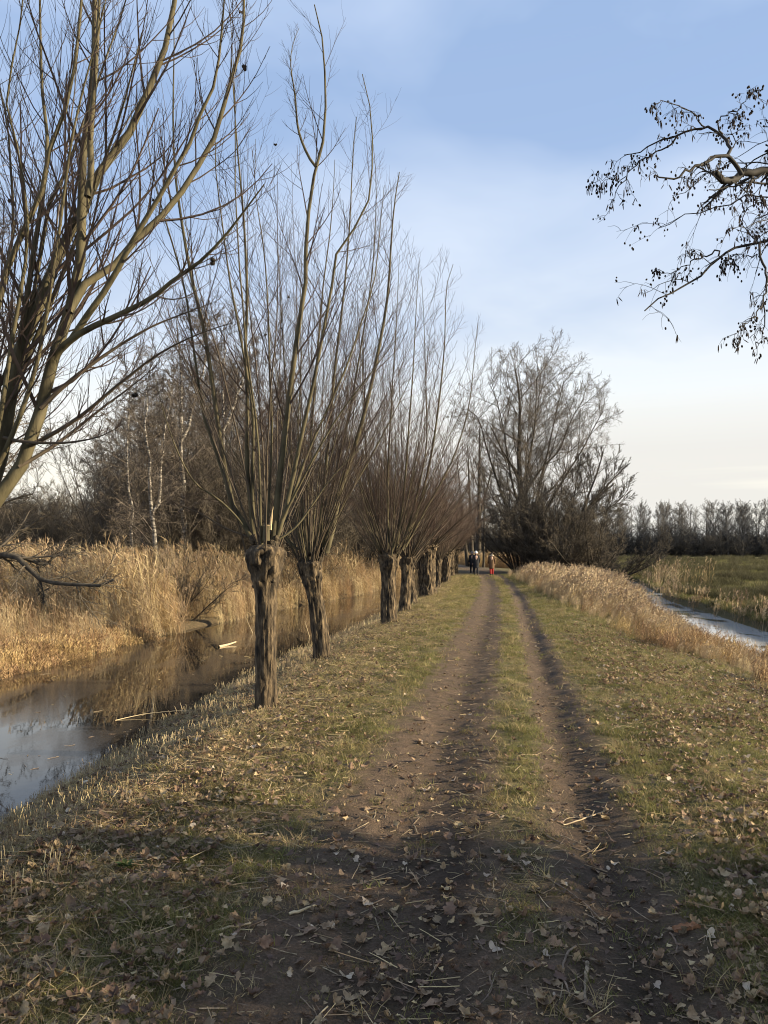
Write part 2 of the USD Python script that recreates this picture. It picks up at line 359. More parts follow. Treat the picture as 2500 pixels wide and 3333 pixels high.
tag(sheet('meadow', is_meadow), 'flat wet green meadow reaching to the far wood', None, None, 'structure')
tag(sheet('marsh', is_bank), 'low marshy land under the reed bed across the stream', None, None, 'structure')

def water(name, a, b, y0, y1, mt, label, pad=.9, extra=None):
    ys = np.concatenate([np.arange(y0, 60, 1.5), np.arange(60, y1, 8.0)])
    v = np.concatenate([np.stack([a(ys) - pad, ys, ys * 0 + WATER], 1), np.stack([b(ys) + pad, ys, ys * 0 + WATER], 1)])
    n = len(ys); i = np.arange(n - 1)
    f = np.stack([i, i + n, i + n + 1, i + 1], 1)
    ms = trimesh.Trimesh(v, np.vstack([f[:, [0, 1, 2]], f[:, [0, 2, 3]]]), process=False)
    if extra is not None:
        ms = trimesh.util.concatenate([ms, trimesh.Trimesh(extra, [[0, 1, 2], [0, 2, 3]], process=False)])
    p = usdkit.mesh(stage, '/World/' + name, ms, M[mt])
    tag(p, label, None, None, 'structure')
water('stream_water', left_far, left_near, -20, 200, 'ditch_water', 'dark still stream with patches of dull thin ice left of the willows', pad=1.1)
x0 = float(right_far(45.3)) + .9
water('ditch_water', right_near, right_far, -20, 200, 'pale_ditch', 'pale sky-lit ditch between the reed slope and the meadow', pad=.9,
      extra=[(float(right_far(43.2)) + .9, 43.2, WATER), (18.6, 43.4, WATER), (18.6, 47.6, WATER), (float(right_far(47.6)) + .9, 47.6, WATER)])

# ------------------------------------------------------------------ branch growing
def grow(rng, start, d, length, n, trop=0.0, wig=0.05, up=(0, 0, 1.0)):
    start, d = np.asarray(start, float), nrm(np.asarray(d, float))
    m = len(start)
    length = np.broadcast_to(np.asarray(length, float), (m,))
    trop = np.broadcast_to(np.asarray(trop, float), (m,))
    P = np.empty((m, n, 3)); P[:, 0] = start
    for i in range(1, n):
        d = nrm(d + trop[:, None] / (n - 1) * np.asarray(up) + wig * rng.normal(size=(m, 3)))
        P[:, i] = P[:, i - 1] + d * (length / (n - 1))[:, None]
    return P

def radii(r0, n, tip=.2, power=1.0):
    t = np.linspace(0, 1, n)[None]
    return np.asarray(r0, float)[:, None] * (1 - (1 - tip) * t ** power)

def sprout(rng, P, R, k, t0, t1, a0, a1, lf, n, trop, wig, ratio=.5, tip=.25, taper=0.5, planar=0.0, rmin=0, up=(0, 0, 1.0), out_from=None):
    """k children on every branch of P (m, n, 3): they leave between t0 and t1 of its length at a0..a1 degrees. lf: their length as a share of the parent's."""
    m, np_, _ = P.shape
    L = np.linalg.norm(np.diff(P, axis=1), axis=2).sum(1)
    base = (np.arange(k)[None] + rng.random((m, k))) / k
    t = (t0 + (t1 - t0) * base).ravel()
    par = np.repeat(np.arange(m), k)
    f = t * (np_ - 1); i = np.clip(f.astype(int), 0, np_ - 2); w = (f - i)[:, None]
    pos = P[par, i] * (1 - w) + P[par, i + 1] * w
    tan = nrm(P[par, i + 1] - P[par, i])
    r = R[par, i] * (1 - w[:, 0]) + R[par, i + 1] * w[:, 0]
    side = nrm(np.cross(tan, nrm(rng.normal(size=tan.shape) * [1, 1, 1 - planar])))
    a = np.radians(rng.uniform(a0, a1, len(t)))[:, None]
    d = tan * np.cos(a) + side * np.sin(a)
    ln = L[par] * lf * (1 - taper * (t - t0) / max(t1 - t0, 1e-6)) * rng.uniform(.6, 1.25, len(t))
    if out_from is not None:
        up = nrm(pos - np.asarray(out_from))
        d = nrm(d + .18 * up)
    C = grow(rng, pos, d, ln, n, trop, wig, up)
    return C, radii(np.maximum(r * ratio * rng.uniform(.75, 1.1, len(t)), rmin), n, tip)

def resample(pts, n, wig=0.0, rng=None):
    from scipy.interpolate import PchipInterpolator
    p = np.asarray(pts, float)
    s = np.concatenate([[0], np.cumsum(np.linalg.norm(np.diff(p, axis=0), axis=1))])
    q = PchipInterpolator(s, p, axis=0)(np.linspace(0, s[-1], n))
    if wig:
        q = q + rng.normal(size=q.shape) * wig
    return q

class Tubes:
    def __init__(self):
        self.v, self.f, self.n = [], [], 0
    def add(self, P, R, sides=3):
        P, R = np.asarray(P, float), np.asarray(R, float)
        if P.ndim == 2:
            P, R = P[None], R[None]
        m, n, _ = P.shape
        if m == 0:
            return self
        T = nrm(np.gradient(P, axis=1))
        mean = nrm(P[:, -1] - P[:, 0])
        ref = np.where(np.abs(mean[:, :1]) < .6, [[1.0, 0, 0]], [[0, 1.0, 0]])[:, None]
        U = nrm(np.cross(T, np.broadcast_to(ref, T.shape)))
        W = np.cross(T, U)
        a = np.arange(sides) * 2 * np.pi / sides
        ring = U[:, :, None] * np.cos(a)[None, None, :, None] + W[:, :, None] * np.sin(a)[None, None, :, None]
        v = P[:, :, None] + ring * R[:, :, None, None]
        j = np.arange(sides); k = (j + 1) % sides
        i = np.arange(n - 1)[:, None] * sides
        q = np.stack([i + j, i + k, i + sides + k, i + sides + j], -1).reshape(-1, 4)
        q = np.vstack([q[:, [0, 1, 2]], q[:, [0, 2, 3]]])
        top = (n - 1) * sides
        capf = np.array([[top, top + j0, top + j0 + 1] for j0 in range(1, sides - 1)]).reshape(-1, 3)
        q = np.vstack([q, capf]) if sides > 2 else q
        f = q[None] + (np.arange(m) * n * sides)[:, None, None] + self.n
        self.v.append(v.reshape(-1, 3)); self.f.append(f.reshape(-1, 3))
        self.n += m * n * sides
        return self
    def spikes(self, P, R):
        """The finest twigs: slim three-sided points."""
        P, R = np.asarray(P, float), np.asarray(R, float)
        m = len(P)
        d = nrm(P[:, -1] - P[:, 0])
        u = nrm(np.cross(d, np.where(np.abs(d[:, 2:]) < .8, [[0, 0, 1.0]], [[1.0, 0, 0]])))
        w = np.cross(d, u)
        a = np.arange(3) * 2 * np.pi / 3
        ring = P[:, :1] + (u[:, None] * np.cos(a)[None, :, None] + w[:, None] * np.sin(a)[None, :, None]) * R[:, :1, None]
        v = np.concatenate([ring, P[:, -1:]], 1)
        f = np.array([[0, 1, 3], [1, 2, 3], [2, 0, 3]])[None] + (np.arange(m) * 4)[:, None, None] + self.n
        self.v.append(v.reshape(-1, 3)); self.f.append(f.reshape(-1, 3)); self.n += m * 4
        return self
    def mesh(self):
        return np.vstack(self.v), np.vstack(self.f)

def trunk_mesh(rng, h, r, lean=(0, 0), flare=.4, head=.45, ns=60, nz=80, ridge=.12, lump=.28, bend=.0, seed=0):
    """A pollard's trunk: flared foot, furrowed bark and a swollen knobbly head, closed on top."""
    u = np.linspace(0, 1, nz)
    a = np.arange(ns) * 2 * np.pi / ns
    A, U = np.meshgrid(a, u)
    prof = 1 + flare * np.exp(-U * 9) + head * sstep(.62, .97, U) ** 1.4 - .06 * np.sin(U * 5 + seed)
    prof = prof * np.where(U > .94, np.sqrt(np.clip(1 - ((U - .94) / .0605) ** 2, 0, 1)), 1)
    p = np.stack([np.cos(A) * 1.6, np.sin(A) * 1.6, U * h * 2.2 + seed * 9.1], -1)
    fur = np.clip(np.abs(meshkit.fbm(np.stack([np.cos(A) * 5.5, np.sin(A) * 5.5, U * h * 2.2 + seed * 3.7], -1), 3, seed) - .5) * 4, 0, 1)
    low = meshkit.fbm(p, 3, seed + 5) - .5
    hd = sstep(.66, .9, U)
    nod = meshkit.fbm(np.stack([np.cos(A) * 2.6, np.sin(A) * 2.6, U * h * 7 + seed], -1), 3, seed + 11) - .5
    rr = r * prof * (1 + ridge * (fur - .6) * 1.5 + .30 * low + lump * 2.6 * nod * hd)
    cx = lean[0] * U + bend * r * np.sin(U * np.pi * 1.3); cy = lean[1] * U
    v = np.stack([cx + rr * np.cos(A), cy + rr * np.sin(A), U * h * 1.0 - .12 * (1 - U)], -1).reshape(-1, 3)
    i = np.arange(nz - 1)[:, None] * ns; j = np.arange(ns); k = (j + 1) % ns
    q = np.stack([i + j, i + k, i + ns + k, i + ns + j], -1).reshape(-1, 4)
    return v, np.vstack([q[:, [0, 1, 2]], q[:, [0, 2, 3]]])

def blob(rng, c, r):
    s = trimesh.creation.icosphere(1, r)
    s.vertices = s.vertices * (1 + .35 * (rng.random((len(s.vertices), 1)) - .5)) + c
    return s

# ------------------------------------------------------------------ pollard willows
def D(pairs, k=2500 / 1659.0):
    return [(x * k, y * k) for x, y in pairs]

def pollard(label, base, h, r, lean, traced, rng, n_rods, rod_len, twigs, seed, spread=(6, 34), rods_mat='willow_shoot', twig_mat='willow_twig', galls=0, head=.45,
            rod_r=(.010, .024), stub=False, group='pollard willows in a row along the stream', bend=0.0, parts=True, detail=1.0, flare=.4, lead=()):
    """base: ground point. traced: lists of (world points, radius at the foot) for the stems the photograph shows clearly; n_rods more are grown between them."""
    base = np.asarray(base, float)
    t = thing('pollard_willow', label, 'tree', base, 0, group)
    obj('trunk', trunk_mesh(rng, h, r, lean, seed=seed, head=head, bend=bend, flare=flare), 'willow_bark', t)
    top = np.array([lean[0], lean[1], h * .95])
    P, R = [], []
    for pts, r0 in traced:
        q = resample(np.asarray(pts) - base, 16)
        P.append(q); R.append(radii([r0], 16, .16)[0])
    if n_rods:
        a = rng.uniform(0, 2 * np.pi, n_rods)
        el = np.radians(rng.uniform(spread[0], spread[1], n_rods))
        st = top + np.stack([np.cos(a), np.sin(a), a * 0], 1) * (r * (1 + head) * rng.uniform(.2, .85, n_rods))[:, None] + np.array([0, 0, 1]) * rng.uniform(-.10, .03, n_rods)[:, None] * h
        d = np.stack([np.cos(a) * np.sin(el), np.sin(a) * np.sin(el), np.cos(el)], 1)
        d[:, 0] += .0
        g = grow(rng, st, d, rod_len * rng.uniform(.55, 1.1, n_rods) * (1 - .25 * (el / np.radians(spread[1] + 1)) ** 2), 16, .22, .035)
        P += list(g); R += list(radii(rng.uniform(rod_r[0], rod_r[1], n_rods), 16, .16))
    P, R = np.array(P), np.array(R)
    # the burred head: a fist of old wood at the foot of every stem
    fists = []
    rad = r * (1 + head)
    for p, q in zip(P[:26], R[:26]):
        foot = top + (p[0] - top) * min(1, rad * .85 / max(np.linalg.norm(p[0] - top), 1e-6))
        b = trimesh.creation.icosphere(2, max(q[0] * 1.5, r * .2))
        n_ = meshkit.fbm(b.vertices * 22 + rng.uniform(0, 50, 3), 3, seed)[:, None] - .5
        b.vertices = b.vertices * (1 + .9 * n_) * [1, 1, 1.25] + foot + [0, 0, -q[0] * .3]
        fists.append(b)
    for jj in range(30):
        a = rng.uniform(0, 2 * np.pi)
        b = trimesh.creation.icosphere(2, r * rng.uniform(.14, .36))
        n_ = meshkit.fbm(b.vertices * (3.2 / r * .8) + rng.uniform(0, 50, 3), 3, seed)[:, None] - .5
        b.vertices = b.vertices * (1 + 1.0 * n_) + top + np.array([np.cos(a) * rad * rng.uniform(.35, .66), np.sin(a) * rad * rng.uniform(.35, .66), rng.uniform(-.22, .03) * h])
        fists.append(b)
    obj('burr', trimesh.util.concatenate(fists), 'burr_bark', t)
    if parts:
        for p, q in zip(P, R):
            obj('stem', Tubes().add(p, q, 7 if q[0] > .02 else 5).mesh(), rods_mat if q[0] > .014 else 'willow_rod', t)
    else:
        obj('stems', Tubes().add(P, R, 4).mesh(), rods_mat, t)
    k1, k2, a0, a1, l1, l2, tr = twigs
    C1, R1 = sprout(rng, P, R, k1, .18, .97, a0, a1, l1, 7, tr, .05, .42, .3, .45, rmin=.0022 * detail)
    C2, R2 = sprout(rng, C1, R1, k2, .2, .95, 25, 50, l2, 4, tr * .8, .06, .6, .4, .4, rmin=.0016 * detail)
    T = Tubes().add(C1, R1, 3).add(C2, R2, 3)
    obj('twigs', T.mesh(), twig_mat, t, smooth=False, kind='stuff')
    for j in range(galls):
        q = C1[rng.integers(len(C1))]
        p = q[rng.integers(3, 7)]
        obj('gall', trimesh.util.concatenate([blob(rng, p + rng.normal(size=3) * .006, .011) for _ in range(4)]), 'gall', t)
    if stub is not None and stub is not False:
        p0 = np.asarray(stub) - base
        obj('sawn_stub', Tubes().add(np.array([p0, p0 + [0.003, 0, .17]]), np.array([.042, .037]), 12).mesh(), 'willow_shoot', t, smooth=40)
        obj('sawn_face', trimesh.creation.cylinder(.036, .004, sections=14, transform=trimesh.transformations.translation_matrix(p0 + [.003, 0, .173])), 'cut_wood', t, smooth=False)
        q = p0 + [.045, .01, .12]
        obj('splinter', Tubes().add(np.array([q, q + [.012, 0, .14], q + [.03, 0, .26]]), np.array([.016, .011, .002]), 5).mesh(), 'cut_wood', t, smooth=False)
    return t

def traced(depth0, lists, rng, jitter=.25):
    """Stems drawn as pixel lists, each leaning to or from the eye by its own amount as it rises."""
    out = []
    for r0, lst, dd in lists:
        n = len(lst)
        out.append(([pt(x, y, depth0 + dd * (i / (n - 1))) for i, (x, y) in enumerate(lst)], r0))
    return out

rng = np.random.default_rng(11)
# nearest willow: its head stands just outside the left edge
b0 = np.array([-2.5, 4.45, float(height(-2.5, 4.45))])
st0 = traced(4.4, [
    (0.0406, [(-190, 1760), (-70, 1700), (0, 1618), (38, 1572), (98, 1450), (136, 1322), (177, 1156), (218, 1036), (252, 925), (264, 829), (267, 716), (264, 603), (275, 452), (301, 301), (309, 151), (309, 0), (318, -300), (330, -620)], .15),
    (0.0452, [(-190, 1760), (-75, 1690), (-18, 1580), (12, 1427), (38, 1262), (75, 1103), (120, 1013), (181, 851), (249, 723), (283, 625), (301, 588), (362, 520), (422, 430), (467, 331), (512, 226), (539, 151), (569, 0), (590, -200), (596, -420)], .45),
    (0.0203, [(285, 640), (297, 560), (294, 452), (301, 362), (313, 211), (320, 75), (324, 0), (330, -250)], .1),
    (0.0234, [(225, 1015), (252, 945), (324, 897), (377, 859), (452, 769), (528, 701), (580, 640), (633, 558), (693, 460), (746, 279), (784, 151), (795, 45), (791, -60), (780, -300)], .5),
    (0.0203, [(170, 1165), (249, 1085), (301, 1000), (362, 919), (407, 829), (482, 701), (528, 625), (573, 543), (625, 452), (656, 362), (701, 264), (722, 100), (735, -100)], -.3),
    (0.0203, [(172, 1160), (260, 1085), (392, 1022), (500, 965), (573, 905), (640, 860), (730, 770), (800, 680), (860, 600)], -.5),
    (0.0265, [(-190, 1760), (-70, 1660), (-40, 1300), (-10, 1010), (30, 852), (45, 791), (90, 731), (136, 625), (151, 527), (173, 452), (215, 350), (248, 180), (265, 0), (280, -200)], -.25),
    (0.0234, [(-190, 1760), (-60, 1660), (0, 1420), (60, 1150), (83, 1000), (121, 753), (155, 520), (160, 512), (138, 301), (132, 151), (130, 0), (125, -200)], .3),
    (0.0187, [(-190, 1760), (-50, 1650), (40, 1250), (100, 1010), (135, 800), (150, 700), (215, 560), (245, 470), (290, 350), (330, 230), (370, 120), (412, 0), (440, -160)], .5),
    (0.0172, [(-190, 1760), (-75, 1640), (-20, 1050), (42, 760), (30, 480), (22, 380), (0, 300), (-20, 150)], .2),
    (0.0172, [(-190, 1760), (-60, 1600), (40, 1100), (90, 720), (60, 500), (20, 330), (60, 120), (80, -60)], -.4),
    (0.0156, [(-30, 1560), (120, 1180), (170, 900), (205, 660), (225, 500), (260, 330), (300, 180), (330, 60), (360, -80)], -.5),
    (0.0140, [(130, 1330), (240, 1230), (380, 1130), (500, 1060), (600, 1020), (690, 985)], .3),
    (0.0133, [(98, 1450), (240, 1370), (400, 1240), (520, 1150), (640, 1090), (760, 1050)], -.3),
    (0.0125, [(60, 1520), (190, 1440), (330, 1330), (450, 1240), (520, 1180)], .4),
    (0.0109, [(10, 1425), (100, 1440), (200, 1442), (300, 1428), (400, 1380)], -.2),
], rng)
pollard('nearest pollard willow, stems fanning in from the left picture edge', b0, 1.72, .19, (-.05, 0), st0, rng, 5, 5.5, (21, 6, 28, 55, .25, .42, 1.0), 1, spread=(4, 22), galls=5)

b1 = np.append(pt(866, 2290, 9.3)[:2], 0); b1[2] = float(height(b1[0], b1[1])) - .02
def C2(l):  # crop at 1.327 px of the photograph's left middle part, from row 900
    return [(x / 1.327, 900 + y / 1.327) for x, y in l]
def C1(l):
    return [(x / 1.327, y / 1.327) for x, y in l]
st1 = traced(9.3, [
    (0.0328, C2([(1085, 1120), (1030, 1060), (985, 900), (940, 620), (905, 370), (860, 130), (825, 0)]) + C1([(800, 1050), (772, 870), (752, 690), (748, 420), (752, 250), (750, 60)]), .3),
    (0.0279, C2([(1095, 1115), (1080, 950), (1065, 800), (1070, 560), (1060, 250), (1070, 100), (1065, 0)]) + C1([(1057, 1000), (1045, 850), (1022, 600), (1010, 420), (1000, 250)]), -.3),
    (0.0410, C2([(1180, 1150), (1200, 950), (1240, 600), (1275, 330), (1300, 150), (1322, 0)]) + C1([(1322, 1050), (1335, 900), (1365, 720), (1395, 620), (1408, 400), (1395, 220), (1385, 90), (1358, 20)]), .2),
    (0.0279, C2([(1200, 1120), (1245, 960), (1300, 700), (1350, 480), (1400, 220), (1440, 0)]) + C1([(1450, 1110), (1470, 1050), (1520, 1000), (1590, 880), (1610, 650), (1600, 480), (1565, 320)]), -.2),
    (0.0180, C1([(1365, 720), (1330, 670), (1285, 540), (1275, 420), (1255, 260), (1292, 120)]), .1),
    (0.0230, C2([(1080, 1110), (1010, 1010), (960, 830), (880, 600), (830, 260), (800, 60), (760, -90)]) + C1([(700, 900), (650, 700), (632, 470)]), .5),
    (0.0213, C2([(1100, 1110), (1090, 900), (1095, 640), (1060, 380), (1020, 160), (990, 0)]) + C1([(965, 1000), (945, 850), (930, 700), (940, 480)]), -.5),
    (0.0180, C2([(1150, 1110), (1165, 900), (1175, 640), (1165, 440), (1160, 200), (1150, 0)]) + C1([(1130, 1000), (1100, 800), (1105, 600)]), .4),
    (0.0197, C2([(1205, 1100), (1280, 900), (1330, 760), (1420, 560), (1500, 380), (1560, 200), (1620, 0)]) + C1([(1640, 1000), (1660, 800)]), .4),
    (0.0180, C2([(1200, 1090), (1320, 850), (1450, 620), (1600, 420), (1720, 260)]), -.5),
    (0.0148, C2([(1070, 1100), (940, 960), (850, 900), (760, 740), (700, 560), (660, 380)]), -.4),
    (0.0148, C2([(1195, 1140), (1280, 1080), (1340, 1000), (1440, 860), (1560, 740), (1660, 650)]), .3),
    (0.0123, C2([(1080, 1125), (980, 1090), (860, 1020), (760, 980), (690, 900)]), .3),
], rng)
pollard('willow with smooth straight trunk and sawn stub, largest whole tree at the water edge', b1, 1.86, .112, (-.02, .0), st1, rng, 15, 5.6, (20, 6, 25, 50, .20, .45, .6), 2, galls=6, head=1.05, stub=pt(866, 1760, 9.2), rod_r=(.007, .016))

b2 = np.append(pt(1052, 2117, 14.2)[:2], 0); b2[2] = float(height(b2[0], b2[1])) - .02
dx = pt(1008, 1805, 14.2)[0] - b2[0]
st2 = traced(14.2, [
    (0.0510, [(1062, 1800), (1088, 1700), (1105, 1600), (1140, 1500), (1190, 1330), (1230, 1150), (1262, 960), (1280, 700), (1300, 560)], .3),
    (0.0340, [(1040, 1790), (1050, 1640), (1068, 1450), (1090, 1200), (1120, 950), (1140, 700), (1150, 480), (1160, 380)], -.4),
    (0.0306, [(1005, 1795), (1000, 1650), (1010, 1450), (1030, 1200), (1050, 950), (1080, 700), (1090, 520)], .3),
    (0.0289, [(985, 1790), (965, 1680), (950, 1500), (930, 1250), (915, 1000), (905, 800)], -.2),
    (0.0255, [(970, 1790), (925, 1740), (890, 1660), (850, 1500), (800, 1300)], .2),
    (0.0255, [(1060, 1770), (1120, 1640), (1200, 1500), (1290, 1330), (1350, 1200)], .5),
    (0.0255, [(1050, 1780), (1080, 1600), (1130, 1380), (1180, 1100), (1215, 850), (1225, 620), (1215, 470)], .6),
], rng)
pollard('leaning willow, second complete trunk, tilted left over the water', b2, 1.72, .138, (dx, 0), st2, rng, 58, 6.3, (18, 6, 25, 50, .18, .45, .5), 3, rod_r=(.007, .015), bend=.12, detail=1.35, head=.65)

b3 = np.append(pt(1269, 2016, 20.6)[:2], 0); b3[2] = float(height(b3[0], b3[1])) - .02
st3 = traced(20.6, [
    (0.0396, [(1310, 1790), (1350, 1690), (1400, 1500), (1430, 1300), (1448, 1100), (1452, 950), (1475, 860)], .3),
    (0.0324, [(1290, 1790), (1315, 1600), (1330, 1400), (1345, 1200), (1355, 1000), (1365, 850)], -.3),
    (0.0324, [(1265, 1790), (1262, 1600), (1275, 1300), (1290, 1050), (1300, 830)], .5),
    (0.0288, [(1240, 1790), (1215, 1650), (1190, 1450), (1180, 1200), (1190, 980)], -.6),
    (0.0288, [(1320, 1780), (1390, 1650), (1480, 1480), (1530, 1300), (1545, 1150), (1555, 1050)], .5),
    (0.0259, [(1305, 1780), (1360, 1600), (1390, 1420), (1385, 1200), (1378, 1000), (1372, 900)], .8),
], rng)
pollard('stout dark-barked willow, third complete trunk from the nearest', b3, 1.78, .19, (-.04, 0), st3, rng, 86, 6.6, (17, 6, 22, 50, .17, .45, .45), 4, rod_r=(.007, .016), spread=(6, 46), twig_mat='red_twig', bend=-.1, detail=1.6, flare=.25)

# the rest of the row, denser and redder the farther
b4 = pt(1316, 1974, 25.6); b4[2] = float(height(b4[0], b4[1])) - .02
w4 = pollard('slim willow with knobbly swollen head, close behind the stout dark willow', b4, 1.75, .17, (.10, 0), [], rng, 70, 5.2, (13, 5, 22, 48, .2, .42, .45), 5, rod_r=(.010, .022), spread=(6, 48), rods_mat='willow_rod', twig_mat='red_twig', detail=2.0)
b5 = pt(1394, 1926, 35.0); b5[2] = float(height(b5[0], b5[1])) - .02
w5 = pollard('gnarled pale willow with hollow lumpy trunk and burred head', b5, 2.25, .38, (-.12, 0), [], rng, 110, 4.6, (11, 5, 25, 50, .24, .42, .45), 6, rod_r=(.012, .024), spread=(8, 66), rods_mat='willow_rod', twig_mat='red_twig', head=.3, detail=2.6, parts=False, flare=.15)
for px_, py_, dep, sc, rz, lab in ((1346, 1947, 30.3, .85, 2.2, 'short leaning willow at the water edge between slim and gnarled willows'),
                                   (1424, 1900, 42.5, .92, 1.1, 'thin willow just behind the gnarled pale willow'),
                                   (1452, 1886, 50.5, 1.0, 3.9, 'straight light-barked willow before the last of the row'),
                                   (1436, 1880, 55.0, 1.0, 5.0, 'short dark willow half hidden near the end of the row'),
                                   (1468, 1869, 62.0, 1.05, .6, 'second last willow of the row beside the walkers'),
                                   (1478, 1866, 66.0, 1.1, 2.9, 'last willow of the row nearest the walkers')):
    p = pt(px_, py_, dep); p[2] = float(height(p[0], p[1])) - .02
    src = w4 if dep in (30.3, 42.5, 55.0) else w5
    s2 = (sc, sc, sc) if src is w4 else (sc * .75, sc * .75, sc * .92)
    copy_of(src, lab, p, rz, s2, tilt=(0, .12 if dep == 30.3 else 0.0) if dep == 30.3 else None)

# ------------------------------------------------------------------ free-grown trees
def crown_tree(name, label, cat, base, rng, h, r, trunk_mat, twig_mat, stems, limb_k, lv, group=None, lean=(0, 0), sides=10, parts=True, dome=None, taper=.45):
    """stems: local stem polylines (points, radius). lv: per level (k, t0, t1, a0, a1, length share, n, tropism, wiggle, ratio)."""
    t = thing(name, label, cat, base, 0, group)
    P = np.array([resample(p, 14, .02 * r, rng) for p, _ in stems]); R = np.array([radii([q], 14, .15, .8)[0] for _, q in stems])
    obj('trunk', Tubes().add(P, R, sides).mesh(), trunk_mat, t)
    for i, (k, t0, t1, a0, a1, lf, n, tr, wg, ra, rm) in enumerate(lv):
        P, R = sprout(rng, P, R, k, t0, t1, a0, a1, lf, n, tr, wg, ra, .25, taper, rmin=rm, out_from=None if dome is None else dome[2])
        if dome is not None:                                         # no branch grows past the crown's outline
            c_, r_ = np.array(dome[0]), np.array(dome[1])
            for _ in range(5):
                q = (P[:, -1] - c_) / r_
                ln = np.linalg.norm(q, axis=-1)
                lim = .90 + .17 * meshkit.fbm(nrm(q) * 4.0 + 11, 3, 5)
                f_ = np.where((ln > lim) & (q[:, 2] > -.8), .78, 1.0)
                P = P[:, :1] + (P - P[:, :1]) * f_[:, None, None]
        last = i == len(lv) - 1
        if i == 0 and parts:
            for p, q in zip(P, R):
                obj('limb', Tubes().add(p, q, 6).mesh(), trunk_mat, t)
        else:
            obj('crown' if last else 'branches', (Tubes().spikes(P, R) if last else Tubes().add(P, R, 4 if i < 2 else 3)).mesh(), twig_mat, t, smooth=False, kind='stuff')
    return t

rng = np.random.default_rng(23)
# the big bare tree rising behind the thicket
bt = pt(1712, 1866, 78.0); bt[2] = -.3
stems = [
    ([(0, 0, 0), (-.2, 0, 3), (-.3, .2, 6.5), (-.5, .2, 11), (-.4, .1, 15), (-.8, 0, 19.0)], .44),
    ([(.3, 0, .2), (.5, .3, 3), (1.4, .6, 8), (2.4, 1, 12), (3.2, 1.2, 15.5), (3.9, 1.3, 18.2)], .27),
    ([(-.2, 0, 2.5), (-1.6, .2, 6), (-2.7, -.2, 9), (-3.6, -.3, 12), (-4.2, -.2, 14.3), (-5.2, 0, 15.3)], .27),
    ([(.5, .2, 2), (2, 0, 6), (3.6, -.2, 9), (5.2, -.3, 11.6), (6.2, -.4, 13.6), (7.0, -.4, 15.0)], .24),
    ([(-.2, 0, 5), (-1.4, -.6, 9), (-2.0, -.8, 13), (-2.7, -1, 16), (-3.4, -1, 17.6)], .2),
    ([(-.1, 0, 7), (1.4, .2, 9.6), (3.2, .5, 11.5), (4.2, .6, 14), (5.6, .8, 16.4)], .2),
    ([(-.3, 0, 6), (0.6, -.3, 12), (1.2, -.4, 16), (1.5, -.4, 19.4)], .18),
    ([(0, .2, 5), (.4, 2.2, 9), (.9, 3.6, 13), (1.4, 4.2, 17.5)], .2),
    ([(0, -.2, 5.5), (-.2, -2.4, 9.5), (.2, -3.6, 13), (.3, -4.2, 17)], .2),
]
stems = [([(a * 1.05, b_ * 1.1, c * 1.02) for a, b_, c in p], q * (1 if q > .4 else .72)) for p, q in stems]
crown_tree('bare_tree', 'huge bare tree with rounded crown rising behind the thicket', 'tree', bt, rng, 22, .44, 'dark_bark', 'grey_twig', stems, 0, [
    (19, .20, 1.0, 30, 72, .36, 9, .20, .10, .45, .026), (10, .08, 1.0, 28, 70, .42, 6, .12, .14, .55, .012), (9, .08, 1.0, 28, 70, .44, 3, .10, .14, .6, .0085), (5, .05, 1.0, 30, 75, .46, 2, .0, .1, .7, .0085)], dome=((.9, 0, 12.8), (8.8, 7.0, 10.6), (.4, 0, 5.0)), taper=.25)
# leaning tree on the right flank of the thicket
b = pt(1850, 1866, 75.0); b[2] = -.4
crown_tree('leaning_tree', 'dark bare tree leaning right out of the thicket above the meadow', 'tree', b, rng, 10, .2, 'dark_bark', 'shrub_twig',
           [([(0, 0, 0), (.6, 0, 3.5), (1.6, 0, 6.5), (2.6, 0, 9), (3.3, 0, 11.2)], .24), ([(.4, 0, 3), (1.8, -.2, 6), (3.6, -.3, 8.2), (5.0, -.3, 9.6)], .18),
            ([(.4, .2, 3), (2.4, .3, 5.2), (4.5, .3, 6.6), (5.6, .2, 7.8)], .14), ([(.2, .2, 2.6), (.5, .4, 6), (1.0, .5, 9), (1.2, .4, 11)], .14)], 0,
           [(12, .3, .97, 22, 50, .30, 7, .3, .08, .5, .02), (10, .15, 1.0, 20, 45, .42, 5, .2, .09, .55, .018), (8, .2, 1.0, 20, 45, .5, 3, .1, .09, .6, .012), (5, .1, 1.0, 20, 50, .5, 2, .1, .09, .6, .010)], dome=((3.4, 0, 7.4), (4.2, 3.2, 4.6), (1.0, 0, 2.5)), taper=.3)

